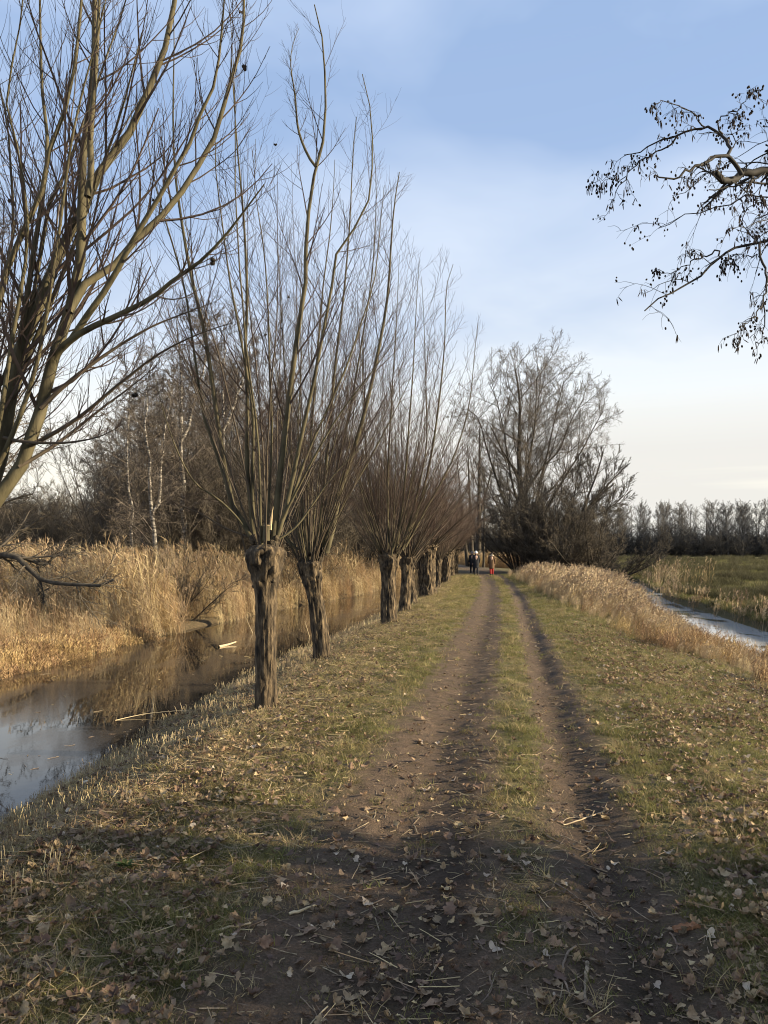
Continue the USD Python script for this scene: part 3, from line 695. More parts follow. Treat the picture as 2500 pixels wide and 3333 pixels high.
def thicket(name, label, cat, loc, rng, n, length, spread, lean, k1, k2, k3=0, tw='shrub_twig', st='dark_bark', r0=(.04, .10), group=None, foot=.8, thick=1.0, kind=None):
    t = thing(name, label, cat, loc, 0, group)
    a = rng.uniform(0, 2 * np.pi, n); el = np.radians(rng.uniform(spread[0], spread[1], n))
    d = np.stack([np.cos(a) * np.sin(el) + lean[0], np.sin(a) * np.sin(el) + lean[1], np.cos(el)], 1)
    st0 = np.stack([np.cos(a), np.sin(a), a * 0 - .1], 1) * (rng.random(n) * foot)[:, None]
    st0[:, 2] = -.1
    P = grow(rng, st0, d, length * rng.uniform(.55, 1.05, n), 10, .25, .07)
    R = radii(rng.uniform(r0[0], r0[1], n), 10, .2)
    for p, q in zip(P, R):
        obj('stem', Tubes().add(p, q, 5).mesh(), st, t)
    C, Q = sprout(rng, P, R, k1, .12, .97, 20, 55, .34, 6, .3, .08, .5, .3, .4, rmin=.010 * thick)
    T = Tubes().add(C, Q, 3)
    C, Q = sprout(rng, C, Q, k2, .15, 1.0, 20, 55, .42, 4, .25, .09, .6, .4, .3, rmin=.007 * thick)
    T.add(C, Q, 3)
    if k3:
        C, Q = sprout(rng, C, Q, k3, .1, 1.0, 25, 65, .45, 2, .1, .09, .7, .5, .3, rmin=.009 * thick)
        T.spikes(C, Q)
    obj('crown', T.mesh(), tw, t, smooth=False, kind='stuff')
    return t

# willow thicket at the foot of the big tree, spreading right over the ditch
th = []
for i, (px_, dep, n, ln, sp, lean, lab) in enumerate((
        (1690, 70.0, 20, 7.0, (4, 48), (-.1, 0), 'upright dark stems of the thicket closest to the walkers'),
        (1765, 71.5, 24, 8.2, (5, 60), (.05, 0), 'dense bare bush in the middle of the thicket below the big tree'),
        (1850, 69.0, 24, 7.6, (8, 66), (.12, 0), 'wide brown bush of the thicket just right of centre'),
        (1925, 67.0, 22, 6.4, (15, 78), (.30, 0), 'low sprawling bush at the right end of the thicket over the ditch'),
        (1805, 66.5, 18, 5.0, (20, 80), (.15, -.1), 'low front bush of the thicket with stems arching over reeds'),
        (1990, 70.0, 16, 5.2, (15, 75), (.3, 0), 'small brown bush reaching out to the meadow from the thicket'))):
    p = pt(px_, HOR, dep); p[2] = max(float(height(p[0], p[1])), -.6)
    if i in (1, 3, 4):
        src_ = th[{1: 0, 3: 1, 4: 0}[i]]
        copy_of(src_, lab, p, 1.3 * i if i != 3 else .25, {1: 1.2, 3: (1.05, 1.05, .82), 4: (.95, .95, .66)}[i])
        continue
    if i == 5:
        ln, n = 4.6, 16
    th.append(None)
    th[-1] = thicket('bush', lab, 'bush', p, rng, n, ln * 1.22, sp, lean, 12, 9, 6, group='bushes of the thicket under the big bare tree', thick=1.9).GetPrim()

# tall trees behind the last willows
for px_, dep, hh, rr, ln, lab in ((1522, 100, 13, .26, -.09, 'dark trunk leaning left behind the last willows'), (1537, 102, 15, .33, -.03, 'thick dark trunk beside the left walker'),
                                  (1556, 98, 17, .42, .02, 'tall dark trunk behind the walker in the white hat'), (1574, 92, 11, .17, .02, 'thin pale trunk between the two walkers')):
    p = pt(px_, HOR, dep); p[2] = -.15
    crown_tree('roadside_tree', lab, 'tree', p, rng, hh, rr, 'dark_bark', 'shrub_twig',
               [([(0, 0, 0), (ln * hh * .3, 0, hh * .3), (ln * hh * .6, .2, hh * .6), (ln * hh, .3, hh)], rr), ([(ln * hh * .35, 0, hh * .35), (ln * hh * .5 + 1.2, .4, hh * .6), (ln * hh + 2.0, .4, hh * .85)], rr * .5)],
               0, [(13, .25, .97, 30, 75, .3, 7, .2, .1, .45, .03), (9, .15, 1, 25, 55, .45, 5, .1, .1, .55, .016), (6, .2, 1, 25, 55, .5, 3, 0, .1, .6, .012)], group='dark trees at the far end of the track')

# ------------------------------------------------------------------ birches and shrubs across the stream
def birch(label, loc, rng, h, r, fork=None, lean=0.0, group='birches beyond the reed bed'):
    t = thing('birch', label, 'tree', loc, 0, group)
    n = 16
    wob = lambda: np.cumsum(rng.normal(size=(n, 2)) * .07, 0)
    main = np.concatenate([wob() + np.linspace(0, lean * h, n)[:, None] * [1, 0], np.linspace(-.1, h, n)[:, None]], 1)
    P, R = [main], [radii([r], n, .12)[0]]
    if fork:
        i = int(n * fork)
        b2 = np.concatenate([main[i, :2] + np.linspace(0, 1, n)[:, None] ** .7 * [h * .10, .2] + wob() * .6, np.linspace(main[i, 2], h * .96, n)[:, None]], 1)
        P.append(b2); R.append(radii([r * .6], n, .12)[0])
    P, R = np.array(P), np.array(R)
    obj('trunk', Tubes().add(P, R, 8).mesh(), 'birch_bark', t)
    C, Q = sprout(rng, P, R, 28, .20, .97, 30, 66, .25, 7, .25, .10, .34, .3, .45, rmin=.014)
    obj('branches', Tubes().add(C, Q, 4).mesh(), 'birch_twig', t, smooth=False, kind='stuff')
    C2_, Q2 = sprout(rng, C, Q, 9, .15, 1.0, 25, 65, .5, 5, -.05, .16, .6, .4, .35, rmin=.0085)
    C3, Q3 = sprout(rng, C2_, Q2, 13, .1, 1.0, 30, 80, .45, 2, -.25, .10, .7, .5, .3, rmin=.0085)
    obj('crown', Tubes().add(C2_, Q2, 3).spikes(C3, Q3).mesh(), 'birch_twig', t, smooth=False, kind='stuff')
    return t
rng = np.random.default_rng(37)
def land(px_, dep):
    p = pt(px_, HOR, dep); p[2] = -.47
    return p
B1 = birch('tall forked birch with white-blotched trunk behind the tallest reeds', land(612, 33), rng, 12.4, .13, .55, -.02)
B2 = birch('slender white birch trunk left of the forked birch', land(430, 31), rng, 9.6, .075, None, -.01)
B3 = birch('birch with bright white lower trunk just left of the sawn-stub willow', land(705, 36), rng, 12.6, .14, .6, .02)
B4 = birch('dark slanting birch trunk rising from the gap in the reeds', land(520, 29), rng, 9.0, .10, .4, -.05)
for src, px_, dep, sc, rz, lab in ((B1, -75, 21, .95, 2.0, 'birch with hanging twigs at the left picture edge'), (B3, -210, 20, 1.05, 4.0, 'tall birch mostly outside the left picture edge'),
                                   (B2, 560, 40, 1.1, 1.0, None), (B4, 660, 44, 1.2, 2.5, None), (B1, 770, 46, 1.05, 3.3, None), (B2, 800, 38, 1.15, 5.1, None), (B3, 880, 50, 1.0, 1.4, None),
                                   (B4, 960, 55, 1.2, 0.3, None), (B2, 1040, 60, 1.2, 4.4, None), (B1, 1120, 66, .95, 2.2, None), (B3, 1220, 75, .9, 5.6, None), (B4, 330, 46, 1.0, 3.6, None), (B2, 610, 50, 1.2, .2, None), (B3, 500, 52, 1.0, 3.1, None),
                                   (B2, 680, 40, 1.15, 3.9, None), (B1, 450, 44, .8, 5.5, None), (B4, 560, 35, 1.0, 4.2, None), (B3, 720, 42, .95, 4.9, None), (B2, 380, 38, .95, 2.0, None), (B4, 840, 44, 1.1, 2.8, None), (B1, 930, 48, .95, .9, None)):
    copy_of(src, lab or 'slim bare birch in the crowded wood behind the willow row', land(px_, dep), rz, sc, None if lab else 'crowded birches behind the willow row')
S1 = thicket('shrub', 'dark bare shrub standing in the wood behind the reed bed', 'shrub', land(90, 62), rng, 18, 6.6, (4, 55), (0, 0), 10, 9, 7, group='dark shrubs behind the reed bed', r0=(.02, .05), thick=1.0)
S2 = thicket('shrub', 'dark bare shrub standing in the wood behind the reed bed', 'shrub', land(420, 35), rng, 16, 4.8, (8, 60), (0, 0), 10, 9, 7, group='dark shrubs behind the reed bed', r0=(.02, .05), thick=1.0)
S3 = thicket('shrub', 'dark bare shrub standing in the wood behind the reed bed', 'shrub', land(760, 36), rng, 18, 7.0, (4, 45), (0, 0), 10, 9, 7, group='dark shrubs behind the reed bed', r0=(.02, .05), thick=1.0)
r2 = np.random.default_rng(5)
k = 0
for dep, row in ((33, range(-120, 760, 88)), (40, range(-140, 1000, 76)), (50, range(-150, 1180, 66)), (66, range(-140, 1330, 50)), (85, range(-160, 1480, 46))):
    for px_ in row:
        if px_ < 390 and dep < 60:
            continue
        src = (S1, S2, S3)[k % 3]; k += 1
        sc = r2.uniform(.75, 1.1) * (1.0 if px_ > 390 else .80) * (1 + (dep - 33) / 110.0)
        copy_of(src, None, land(px_ + r2.uniform(-30, 30), dep + r2.uniform(-2.5, 2.5)), r2.uniform(0, 6.28), sc)

copy_of(S2, 'dark bare shrub filling the gap in the reeds at the water edge', land(585, 26.5), 1.0, .55)
# grey-brown trees crowding the wood between the birches
rng = np.random.default_rng(39)
W = []
for i, (px_, dep, hh, lab) in enumerate(((540, 37, 9.5, 'twiggy grey tree left of the sawn-stub willow, among the birches'), (455, 42, 10.5, 'twiggy brown tree between the slender and the slanting birch'))):
    W.append(crown_tree('wood_tree', lab, 'tree', land(px_, dep), rng, hh, .12, 'dark_bark', 'birch_twig',
        [([(0, 0, -.1), (.1, 0, hh * .35), (-.1, .1, hh * .7), (.1, .2, hh)], .11), ([(0, 0, hh * .2), (.5, .2, hh * .45), (1.1, .3, hh * .86)], .06), ([(0, 0, hh * .25), (-.6, -.2, hh * .5), (-1.2, -.2, hh * .82)], .06)], 0,
        [(13, .18, .98, 25, 65, .27, 7, .25, .10, .45, .012), (10, .12, 1, 25, 65, .48, 5, .1, .16, .6, .0085), (13, .1, 1, 30, 80, .42, 2, .1, .1, .7, .0085)], parts=False).GetPrim())
for j, (px_, dep, sc_, rz_) in enumerate(((620, 43, 1.1, 1.0), (690, 39, 1.05, 2.0), (590, 35, .8, 3.0), (760, 41, 1.0, 4.0), (830, 46, 1.1, 5.0), (910, 52, 1.15, .5), (1000, 58, 1.15, 1.6), (380, 52, .95, 2.6), (300, 60, .9, 3.6), (1090, 62, 1.1, 4.6),
                                        (500, 47, 1.15, 5.4), (655, 52, 1.25, .9), (740, 55, 1.3, 2.3), (420, 60, 1.1, 3.2), (1190, 72, 1.1, 1.2), (1290, 82, 1.2, 4.1))):
    copy_of(W[j % 2], 'twiggy leafless tree in the crowded wood behind the reed bed', land(px_, dep), rz_, sc_, 'twiggy trees crowding the wood behind the reed bed')

# dark branch hanging in from the left over the reeds
la = pt(-330, 1900, 13.5); la[2] = -.5
def loc_(pts, dep, dd):
    n = len(pts)
    return [pt(x, y, dep + dd * i / (n - 1)) - la for i, (x, y) in enumerate(pts)]
C5 = lambda l: [(x / 1.843, 1700 + y / 1.843) for x, y in l]
t = thing('overhanging_tree', 'dark crooked branches reaching in from the left edge over the reeds', 'tree', la)
ST = [(loc_(C5([(-600, 350), (-420, 260), (-150, 215), (70, 195), (150, 255), (240, 340), (300, 360), (420, 372), (600, 380), (680, 345)]), 13.5, -.8), .075),
      (loc_(C5([(70, 195), (180, 225), (265, 255), (330, 205), (400, 170), (445, 125)]), 13.3, .3), .04),
      (loc_(C5([(-300, 240), (-120, 150), (0, 140), (60, 95), (150, 40), (210, 0), (330, -60)]), 13.5, .8), .05),
      (loc_(C5([(230, 335), (255, 400), (262, 490)]), 13.1, -.2), .02),
      (loc_(C5([(-300, 230), (-200, 60), (-60, -60), (60, -130), (200, -170)]), 13.5, .4), .05)]
P = np.array([resample(p, 16) for p, _ in ST]); R = np.array([radii([q], 16, .25)[0] for _, q in ST])
obj('trunk', Tubes().add(resample([(0, 0, -.1), (-.1, 0, 1), ST[0][0][0]], 8), radii([.12], 8, .7)[0], 9).mesh(), 'dark_bark', t)
for p, q in zip(P, R):
    obj('branch', Tubes().add(p, q, 7).mesh(), 'dark_bark', t)
C, Q = sprout(rng, P, R, 18, .2, 1.0, 30, 75, .24, 7, -.1, .14, .45, .3, .3, rmin=.007)
E, W_ = sprout(rng, C, Q, 9, .15, 1.0, 25, 60, .5, 5, -.2, .12, .6, .4, .3, rmin=.0052)
E2, W2 = sprout(rng, E, W_, 4, .15, 1.0, 25, 60, .5, 4, 0, .12, .7, .4, .3, rmin=.0042)
obj('crown', Tubes().add(C, Q, 4).add(E, W_, 3).add(E2, W2, 3).mesh(), 'shrub_twig', t, smooth=False, kind='stuff')

# ------------------------------------------------------------------ alder hanging in at the upper right
rng = np.random.default_rng(41)
al = np.array([3.15, 4.25, float(height(3.15, 4.25)) - .03])
t = thing('alder', 'alder whose dark coned branches hang in at the upper right', 'tree', al)
C6 = lambda l: [(1900 + x / 2.4583, 250 + y / 2.4583) for x, y in l]
def aw(l, d0, d1):
    l = C6(l); n = len(l)
    return [pt(x, y, d0 + (d1 - d0) * i / (n - 1)) - al for i, (x, y) in enumerate(l)]
top = np.array([0, 0, 0.0])
fork = pt(2760, 700, 4.25) - al
fork2 = pt(2780, 900, 4.25) - al
def from_trunk(p0, pts):
    return [p0] + pts
mains = [
    (from_trunk(fork, aw([(1900, 690), (1475, 750), (1290, 770), (1180, 825), (1110, 825), (1062, 768)], 4.22, 4.05)), 0.0218),
    (aw([(1265, 775), (1215, 705), (1180, 650), (1130, 628), (1040, 650), (960, 690), (880, 720), (800, 770), (700, 810), (570, 780)], 4.1, 3.9), 0.0114),
    (aw([(1150, 630), (1165, 560), (1140, 490), (1090, 440), (980, 412), (860, 430), (740, 475), (600, 525), (520, 545), (440, 600), (330, 640)], 4.08, 4.3), 0.0088),
    (aw([(740, 475), (640, 570), (520, 640), (420, 710), (330, 790), (270, 890), (225, 1010), (185, 1095)], 4.2, 4.4), 0.0047),
    (aw([(330, 790), (270, 835), (190, 805), (110, 825), (65, 890)], 4.35, 4.4), 0.0026),
    (aw([(970, 410), (920, 320), (880, 285), (780, 240), (700, 205), (620, 195), (575, 285)], 4.25, 4.1), 0.0042),
    (aw([(1120, 450), (1075, 355), (1130, 310), (1230, 265), (1280, 210), (1330, 125), (1385, 160)], 4.1, 3.9), 0.0042),
    (aw([(1170, 590), (1215, 510), (1180, 450), (1190, 380), (1215, 300)], 4.1, 4.3), 0.0031),
    (from_trunk(fork2, aw([(1900, 960), (1475, 960), (1290, 955), (1200, 985), (1100, 1040), (930, 1080), (790, 1120), (680, 1175), (585, 1203)], 4.3, 4.45)), 0.0068),
    (aw([(1180, 835), (1260, 880), (1350, 945), (1475, 1000)], 4.06, 4.2), 0.0042),
    (from_trunk(fork2, aw([(1950, 1100), (1475, 1275), (1400, 1345), (1300, 1335), (1200, 1375), (1095, 1440), (990, 1530), (880, 1625), (770, 1680), (650, 1750), (560, 1815), (495, 1860)], 4.3, 4.1)), 0.0114),
    (aw([(1095, 1440), (1030, 1405), (950, 1430), (870, 1480), (780, 1530), (690, 1565), (600, 1572)], 4.2, 4.35), 0.0047),
    (aw([(1400, 1350), (1415, 1430), (1450, 1520), (1470, 1640), (1455, 1760), (1440, 1880), (1430, 2010), (1400, 2140)], 4.15, 4.0), 0.0068),
    (aw([(1400, 1430), (1310, 1430), (1220, 1430), (1130, 1540)], 4.15, 4.3), 0.0031),
    (aw([(1440, 1800), (1380, 1900), (1290, 1970), (1180, 2110)], 4.05, 3.9), 0.0036),
    (from_trunk(fork, aw([(1800, 420), (1600, 500), (1440, 520), (1340, 580), (1250, 640)], 4.3, 4.5)), 0.0062),
    (from_trunk(fork, aw([(1850, 640), (1560, 690), (1400, 690), (1250, 680), (1100, 720), (960, 790), (860, 905), (710, 945)], 4.35, 4.55)), 0.0062),
    (from_trunk(fork, aw([(1750, 520), (1475, 590), (1390, 640), (1310, 720), (1280, 800)], 4.4, 4.6)), .010),
    (from_trunk(fork, aw([(1850, 800), (1475, 850), (1330, 850), (1150, 880), (1010, 905)], 4.3, 4.1)), .010),
    (from_trunk(fork2, aw([(1900, 1250), (1475, 1090), (1400, 1130), (1320, 1200)], 4.4, 4.5)), .009),
    (from_trunk(fork, aw([(1750, 350), (1560, 420), (1450, 380), (1420, 390)], 4.4, 4.4)), .010),
    (from_trunk(fork2, aw([(1800, 1080), (1475, 1140), (1340, 1180), (1180, 1200)], 4.2, 4.0)), 0.0052),
    (from_trunk(fork2, aw([(1900, 1000), (1600, 1040), (1440, 1010), (1340, 1040), (1270, 1160), (1280, 1310)], 4.25, 4.3)), 0.0052),
]
P = np.array([resample(p, 18, .006, rng) for p, _ in mains]); R = np.array([radii([q], 18, .28)[0] for _, q in mains])
R[0] = radii([.028], 18, .6)[0]
obj('trunk', Tubes().add(resample([(0, 0, -.1), (-.05, 0, 1.2), (.05, .05, 2.4), fork2 + [.05, 0, -.1], fork + [.05, 0, .1], (-.1, .2, 6.0), (.1, .3, 8.5)], 24, .01, rng), radii([.16], 24, .25)[0], 14).mesh(), 'dark_bark', t)
hang = (0, 0, 1.0)
for p, q in zip(P, R):
    obj('branch', Tubes().add(p, q, 8).mesh(), 'alder_twig', t)
spine = np.linspace(0, 1, 18)
C, Q = sprout(rng, P, R, 10, .24, 1.0, 25, 75, .17, 7, -.65, .16, .5, .4, .1, rmin=.0017)
K, W_ = sprout(rng, C, Q, 4, .2, 1.0, 25, 70, .55, 5, -.9, .16, .7, .5, .2, rmin=.0013)
obj('twigs', Tubes().add(C, Q, 4).add(K, W_, 3).mesh(), 'alder_twig', t, smooth=True, kind='stuff')
# cones and catkins: one master each, placed by a single instancer per kind
cone = trimesh.creation.icosphere(2, 1.0)
v = cone.vertices * [.0062, .0062, .0095]
ang = np.arctan2(v[:, 1], v[:, 0])
v = v * (1 + .16 * np.sin(5 * ang + v[:, 2] * 700) * np.sin(v[:, 2] * 1400))[:, None]
cone = trimesh.Trimesh(v - [0, 0, .0115], cone.faces, process=False)
catk = Tubes().add(np.array([[0, 0, 0], [.001, 0, -.008], [.002, .001, -.022], [.002, .002, -.034]]), np.array([.0012, .0025, .0026, .0008]), 5).mesh()
ends = np.concatenate([C[:, -1], K[:, -1], K[:, 2]])
sel = ends[rng.random(len(ends)) < .20]
cones = []
for e in sel:
    for _ in range(rng.integers(1, 4)):
        cones.append(e + rng.normal(size=3) * [.013, .013, .014])
cones = np.array(cones)
def place_joined(mesh, pos, rng, s0, s1, tilt=.5):
    mv, mf = (np.asarray(mesh.vertices), np.asarray(mesh.faces)) if hasattr(mesh, 'vertices') else mesh
    n = len(pos)
    a, b, s = rng.uniform(0, 6.28, n), rng.normal(0, tilt, n), rng.uniform(s0, s1, n)
    ca, sa, cb, sb = np.cos(a), np.sin(a), np.cos(b), np.sin(b)
    Rm = np.stack([np.stack([ca, -sa * cb, sa * sb], 1), np.stack([sa, ca * cb, -ca * sb], 1), np.stack([0 * a, sb, cb], 1)], 1)
    v = np.einsum('nij,kj->nki', Rm * s[:, None, None], mv) + pos[:, None]
    f = mf[None] + (np.arange(n) * len(mv))[:, None, None]
    return v.reshape(-1, 3), f.reshape(-1, 3)
cone_s = trimesh.creation.icosphere(1, 1.0)
cone_s.vertices = cone_s.vertices * [.0043, .0043, .0068] - [0, 0, .0080]
# the 300 cones that show largest are parts of the tree, the rest one mass
cam_d = np.linalg.norm(cones + al - [0, 0, EYE], axis=1)
cxp = CX + F * (cones[:, 0] + al[0]) / (cones[:, 1] + al[1])
order = np.argsort(cam_d + 10 * (cxp > 2510))
for i in order[:300]:
    v_, f_ = place_joined(cone_s, cones[i:i + 1], rng, .85, 1.35)
    obj('cone', (v_, f_), 'alder_cone', t, smooth=True)
if len(order) > 300:
    v_, f_ = place_joined(cone_s, cones[order[300:]], rng, .85, 1.3)
    obj('cones', (v_, f_), 'alder_cone', t, smooth=True, kind='stuff')
cat_at = np.concatenate([K[:, -1], K[:, 3]]); cat_at = cat_at[rng.random(len(cat_at)) < .17]
obj('catkins', place_joined(catk, np.repeat(cat_at, 2, 0) + rng.normal(size=(2 * len(cat_at), 3)) * .006, rng, .7, 1.2, .35), 'catkin', t, kind='stuff')

# trees standing right behind the walker's right shoulder: they throw the shade over the near ground
rng = np.random.default_rng(43)
db = thicket('ditch_bush', 'bare ditch-side bush just outside the right of the picture', 'bush', (9.3, 2.4, -.4), rng, 18, 6.0, (3, 40), (0, 0), 11, 9, 3, group='bushes beside the ditch outside the picture', thick=1.5)
for (x_, y_, sc_, rz_) in ((10.9, .4, .95, 2.0), (12.5, -2.6, 1.2, 4.0)):
    copy_of(db, None, (x_, y_, -.4), rz_, sc_)

# ------------------------------------------------------------------ scattering
def instancer(name, protos, pos, rotz, scale, label, lean=None, which=None, rng=None, kind='stuff', parent=None):
    """protos: list of (mesh, material). One PointInstancer whose prototypes lie below it."""
    path = '/World/' + numbered(name)
    pi = UsdGeom.PointInstancer.Define(stage, path)
    rel = []
    for i, (ms, mt) in enumerate(protos):
        pr = UsdGeom.Xform.Define(stage, f'{path}/kinds/kind_{i:03d}')
        parts = ms if isinstance(ms, list) else [(ms, mt)]
        for j, (m_, q_) in enumerate(parts):
            usdkit.mesh(stage, f'{path}/kinds/kind_{i:03d}/piece_{j:03d}', m_, M[q_], smooth=False)
        rel.append(pr.GetPath())
    pi.CreatePrototypesRel().SetTargets(rel)
    n = len(pos)
    which = rng.integers(0, len(protos), n) if which is None else which
    lean = np.zeros((n, 2)) if lean is None else lean
    # tilt about x, then about y, then turn about z, as quaternions
    def q(ax, a):
        o = np.zeros((n, 4)); o[:, 0] = np.cos(a / 2); o[:, 1 + ax] = np.sin(a / 2); return o
    def mul(a, b):
        w1, x1, y1, z1 = a.T; w2, x2, y2, z2 = b.T
        return np.stack([w1 * w2 - x1 * x2 - y1 * y2 - z1 * z2, w1 * x2 + x1 * w2 + y1 * z2 - z1 * y2, w1 * y2 - x1 * z2 + y1 * w2 + z1 * x2, w1 * z2 + x1 * y2 - y1 * x2 + z1 * w2], 1)
    Q = mul(mul(q(0, lean[:, 0]), q(1, lean[:, 1])), q(2, rotz))
    pi.CreateProtoIndicesAttr(Vt.IntArray.FromNumpy(np.asarray(which, np.int32)))
    pi.CreatePositionsAttr(Vt.Vec3fArray.FromNumpy(np.asarray(pos, np.float32)))
    pi.CreateOrientationsAttr(Vt.QuathArray([Gf.Quath(float(a), float(b), float(c), float(d)) for a, b, c, d in Q]))
    sc = np.asarray(scale, np.float32)
    sc = np.repeat(sc[:, None], 3, 1) if sc.ndim == 1 else sc
    pi.CreateScalesAttr(Vt.Vec3fArray.FromNumpy(sc))
    return tag(pi, label, None, None, kind)

def blades(rng, n, h, w, spread, bend, lean=(0, 0), segs=2, h_var=.5):
    """A tuft: n flat tapering blades from within radius spread, curving outwards."""
    a = rng.uniform(0, 2 * np.pi, n); rr = np.sqrt(rng.random(n)) * spread
    base = np.stack([np.cos(a) * rr, np.sin(a) * rr, np.full(n, -.01)], 1)
    hd = rng.uniform(0, 2 * np.pi, n); hh = h * rng.uniform(1 - h_var, 1 + h_var * .6, n); bd = bend * rng.uniform(.3, 1.3, n)
    dirh = np.stack([np.cos(hd), np.sin(hd), 0 * hd], 1)
    sidev = np.stack([-np.sin(hd), np.cos(hd), 0 * hd], 1)
    sd = rng.uniform(0, 2 * np.pi, n); sidev = np.stack([np.cos(sd), np.sin(sd), 0 * sd], 1)
    rows = []
    for i in range(segs + 1):
        t = i / segs
        p = base + dirh * (bd * hh * t ** 1.7)[:, None] + np.array([lean[0], lean[1], 0]) * (hh * t)[:, None] + np.array([0, 0, 1.0]) * (hh * t * (1 - .35 * bd * t))[:, None]
        wd = w * (1 - .85 * t) * .5
        rows += [p - sidev * wd, p + sidev * wd]
    v = np.stack(rows, 1).reshape(-1, 3)
    k = 2 * (segs + 1)
    f = []
    for i in range(segs):
        f += [[2 * i, 2 * i + 1, 2 * i + 3], [2 * i, 2 * i + 3, 2 * i + 2]]
    f = np.array(f)[None] + (np.arange(n) * k)[:, None, None]
    return v, f.reshape(-1, 3)

def sample(rng, n, x0, x1, y0, y1, density, bias=1.0):
    """n tries; points thin out with distance (bias), kept where density(x, y) > random."""
    u = rng.random(n)
    y = y0 * (y1 / y0) ** u if bias == 1.0 else y0 + (y1 - y0) * u ** bias
    x = x0(y) + (x1(y) - x0(y)) * rng.random(n)
    keep = rng.random(n) < density(x, y)
    return x[keep], y[keep]

rng = np.random.default_rng(51)
# short green grass on the verges, the middle strip and the dike's edges
gt = [(blades(rng, 30, .036, .0036, .055, 1.0, h_var=.8), 'grass_green') for _ in range(4)] + [(blades(rng, 22, .042, .0036, .07, 1.1, h_var=.7), 'grass_green')] + [(blades(rng, 20, .035, .0034, .07, 1.2, h_var=.7), 'grass_dry') for _ in range(2)] + [(blades(rng, 22, .085, .0034, .05, 1.1, h_var=.6), 'grass_green'), (blades(rng, 16, .09, .0032, .06, 1.3, h_var=.6), 'grass_dry')]
def d_green(x, y):
    di, dr, mu = cover(x, y)
    return np.clip((1 - di * 1.3) * (1.1 - dr), 0, 1) * (1 - mu) * np.clip(.08 + 3.2 * (fbm2(x, y, 3.2, 24) - .34), 0, 1) + .02
x, y = sample(rng, 90000, lambda y: np.maximum(path_x(y) - 3.3, -.55 * y - .3), lambda y: np.minimum(right_near(y) - 1.2, .55 * y + .3), 2.7, 62, d_green)
z = height(x, y)
instancer('grass', gt, np.stack([x, y, z], 1), rng.uniform(0, 6.28, len(x)), rng.uniform(.6, 1.35, len(x)) * (1 + y / 30), 'short green grass on the verges beside the track', rng.normal(0, .12, (len(x), 2)), rng.choice(len(gt), len(x), p=[.18, .18, .18, .18, .11, .05, .05, .04, .03]))
# bleached grass and cut reed stubble on the stream bank
dt = [(blades(rng, 20, .055, .0034, .08, 1.5, h_var=.6), 'grass_dry') for _ in range(4)]
def d_dry(x, y):
    di, dr, mu = cover(x, y)
    return np.clip(dr * (1 - di) * 1.1, 0, 1)
x, y = sample(rng, 42000, lambda y: np.maximum(left_near(y) + .02, -.55 * y - .3), lambda y: np.minimum(right_near(y) - 1.4, .55 * y + .3), 2.7, 60, d_dry)
instancer('dry_grass', dt, np.stack([x, y, height(x, y)], 1), rng.uniform(0, 6.28, len(x)), rng.uniform(.6, 1.2, len(x)) * (1 + y / 38), 'bleached dry grass and straw on the banks', rng.normal(0, .15, (len(x), 2)), rng=rng)
def stubble(rng):
    n = 9
    a = rng.uniform(0, 6.28, n); rr = np.sqrt(rng.random(n)) * .07
    st_ = np.stack([np.cos(a) * rr, np.sin(a) * rr, a * 0 - .02], 1)
    P = grow(rng, st_, np.array([0, 0, 1.0]) + rng.normal(0, .16, (n, 3)), rng.uniform(.03, .11, n), 2)
    return Tubes().add(P, radii(np.full(n, .0019), 2, .8), 4).mesh()
sb = [(stubble(rng), 'straw') for _ in range(5)]
def d_stub(x, y):
    e = x - left_near(y)
    return np.clip(np.exp(-((e - .3) / .8) ** 2) * 1.1, 0, 1) * np.clip(3.0 * (fbm2(x, y, 1.5, 61) - .42), 0, 1)
x, y = sample(rng, 14000, lambda y: np.maximum(left_near(y) - .1, -.55 * y - .2), lambda y: left_near(y) + 2.0, 2.9, 50, d_stub)
instancer('reed_stubble', sb, np.stack([x, y, height(x, y)], 1), rng.uniform(0, 6.28, len(x)), rng.uniform(.7, 1.4, len(x)) * (1 + y / 60), 'upright cut reed stubble along the stream edge', rng.normal(0, .1, (len(x), 2)), rng=rng)
# straw and twig bits lying about
def bit(rng, ln, r):
    P = grow(rng, [[-ln / 2, 0, r]], [[1, 0, .03]], ln, 4, 0, .07)
    return Tubes().add(P, radii([r], 4, .6), 4).mesh()
bits = [(bit(rng, l_, r_), m_) for l_, r_, m_ in ((.09, .0018, 'straw'), (.14, .0021, 'straw'), (.06, .0017, 'stick'), (.12, .0022, 'stick'), (.08, .0018, 'stick'), (.17, .0028, 'stick'))]
x, y = sample(rng, 15000, lambda y: np.maximum(left_near(y) + .1, -.55 * y - .2), lambda y: np.minimum(path_x(y) + 3.4, .55 * y + .2), 2.8, 24, lambda x, y: np.clip(.12 + .85 * (x < path_x(y) - 1.5) + .2 * np.exp(-((x - path_x(y)) / 1.2) ** 2), 0, 1))
instancer('straw_litter', bits, np.stack([x, y, height(x, y) + .006 + .018 * (np.abs(x - path_x(y)) > 1.1)], 1), rng.uniform(0, 6.28, len(x)), rng.uniform(.5, 1.3, len(x)), 'scattered straw and small twig bits on the ground', rng.normal(0, .12, (len(x), 2)), rng=rng)

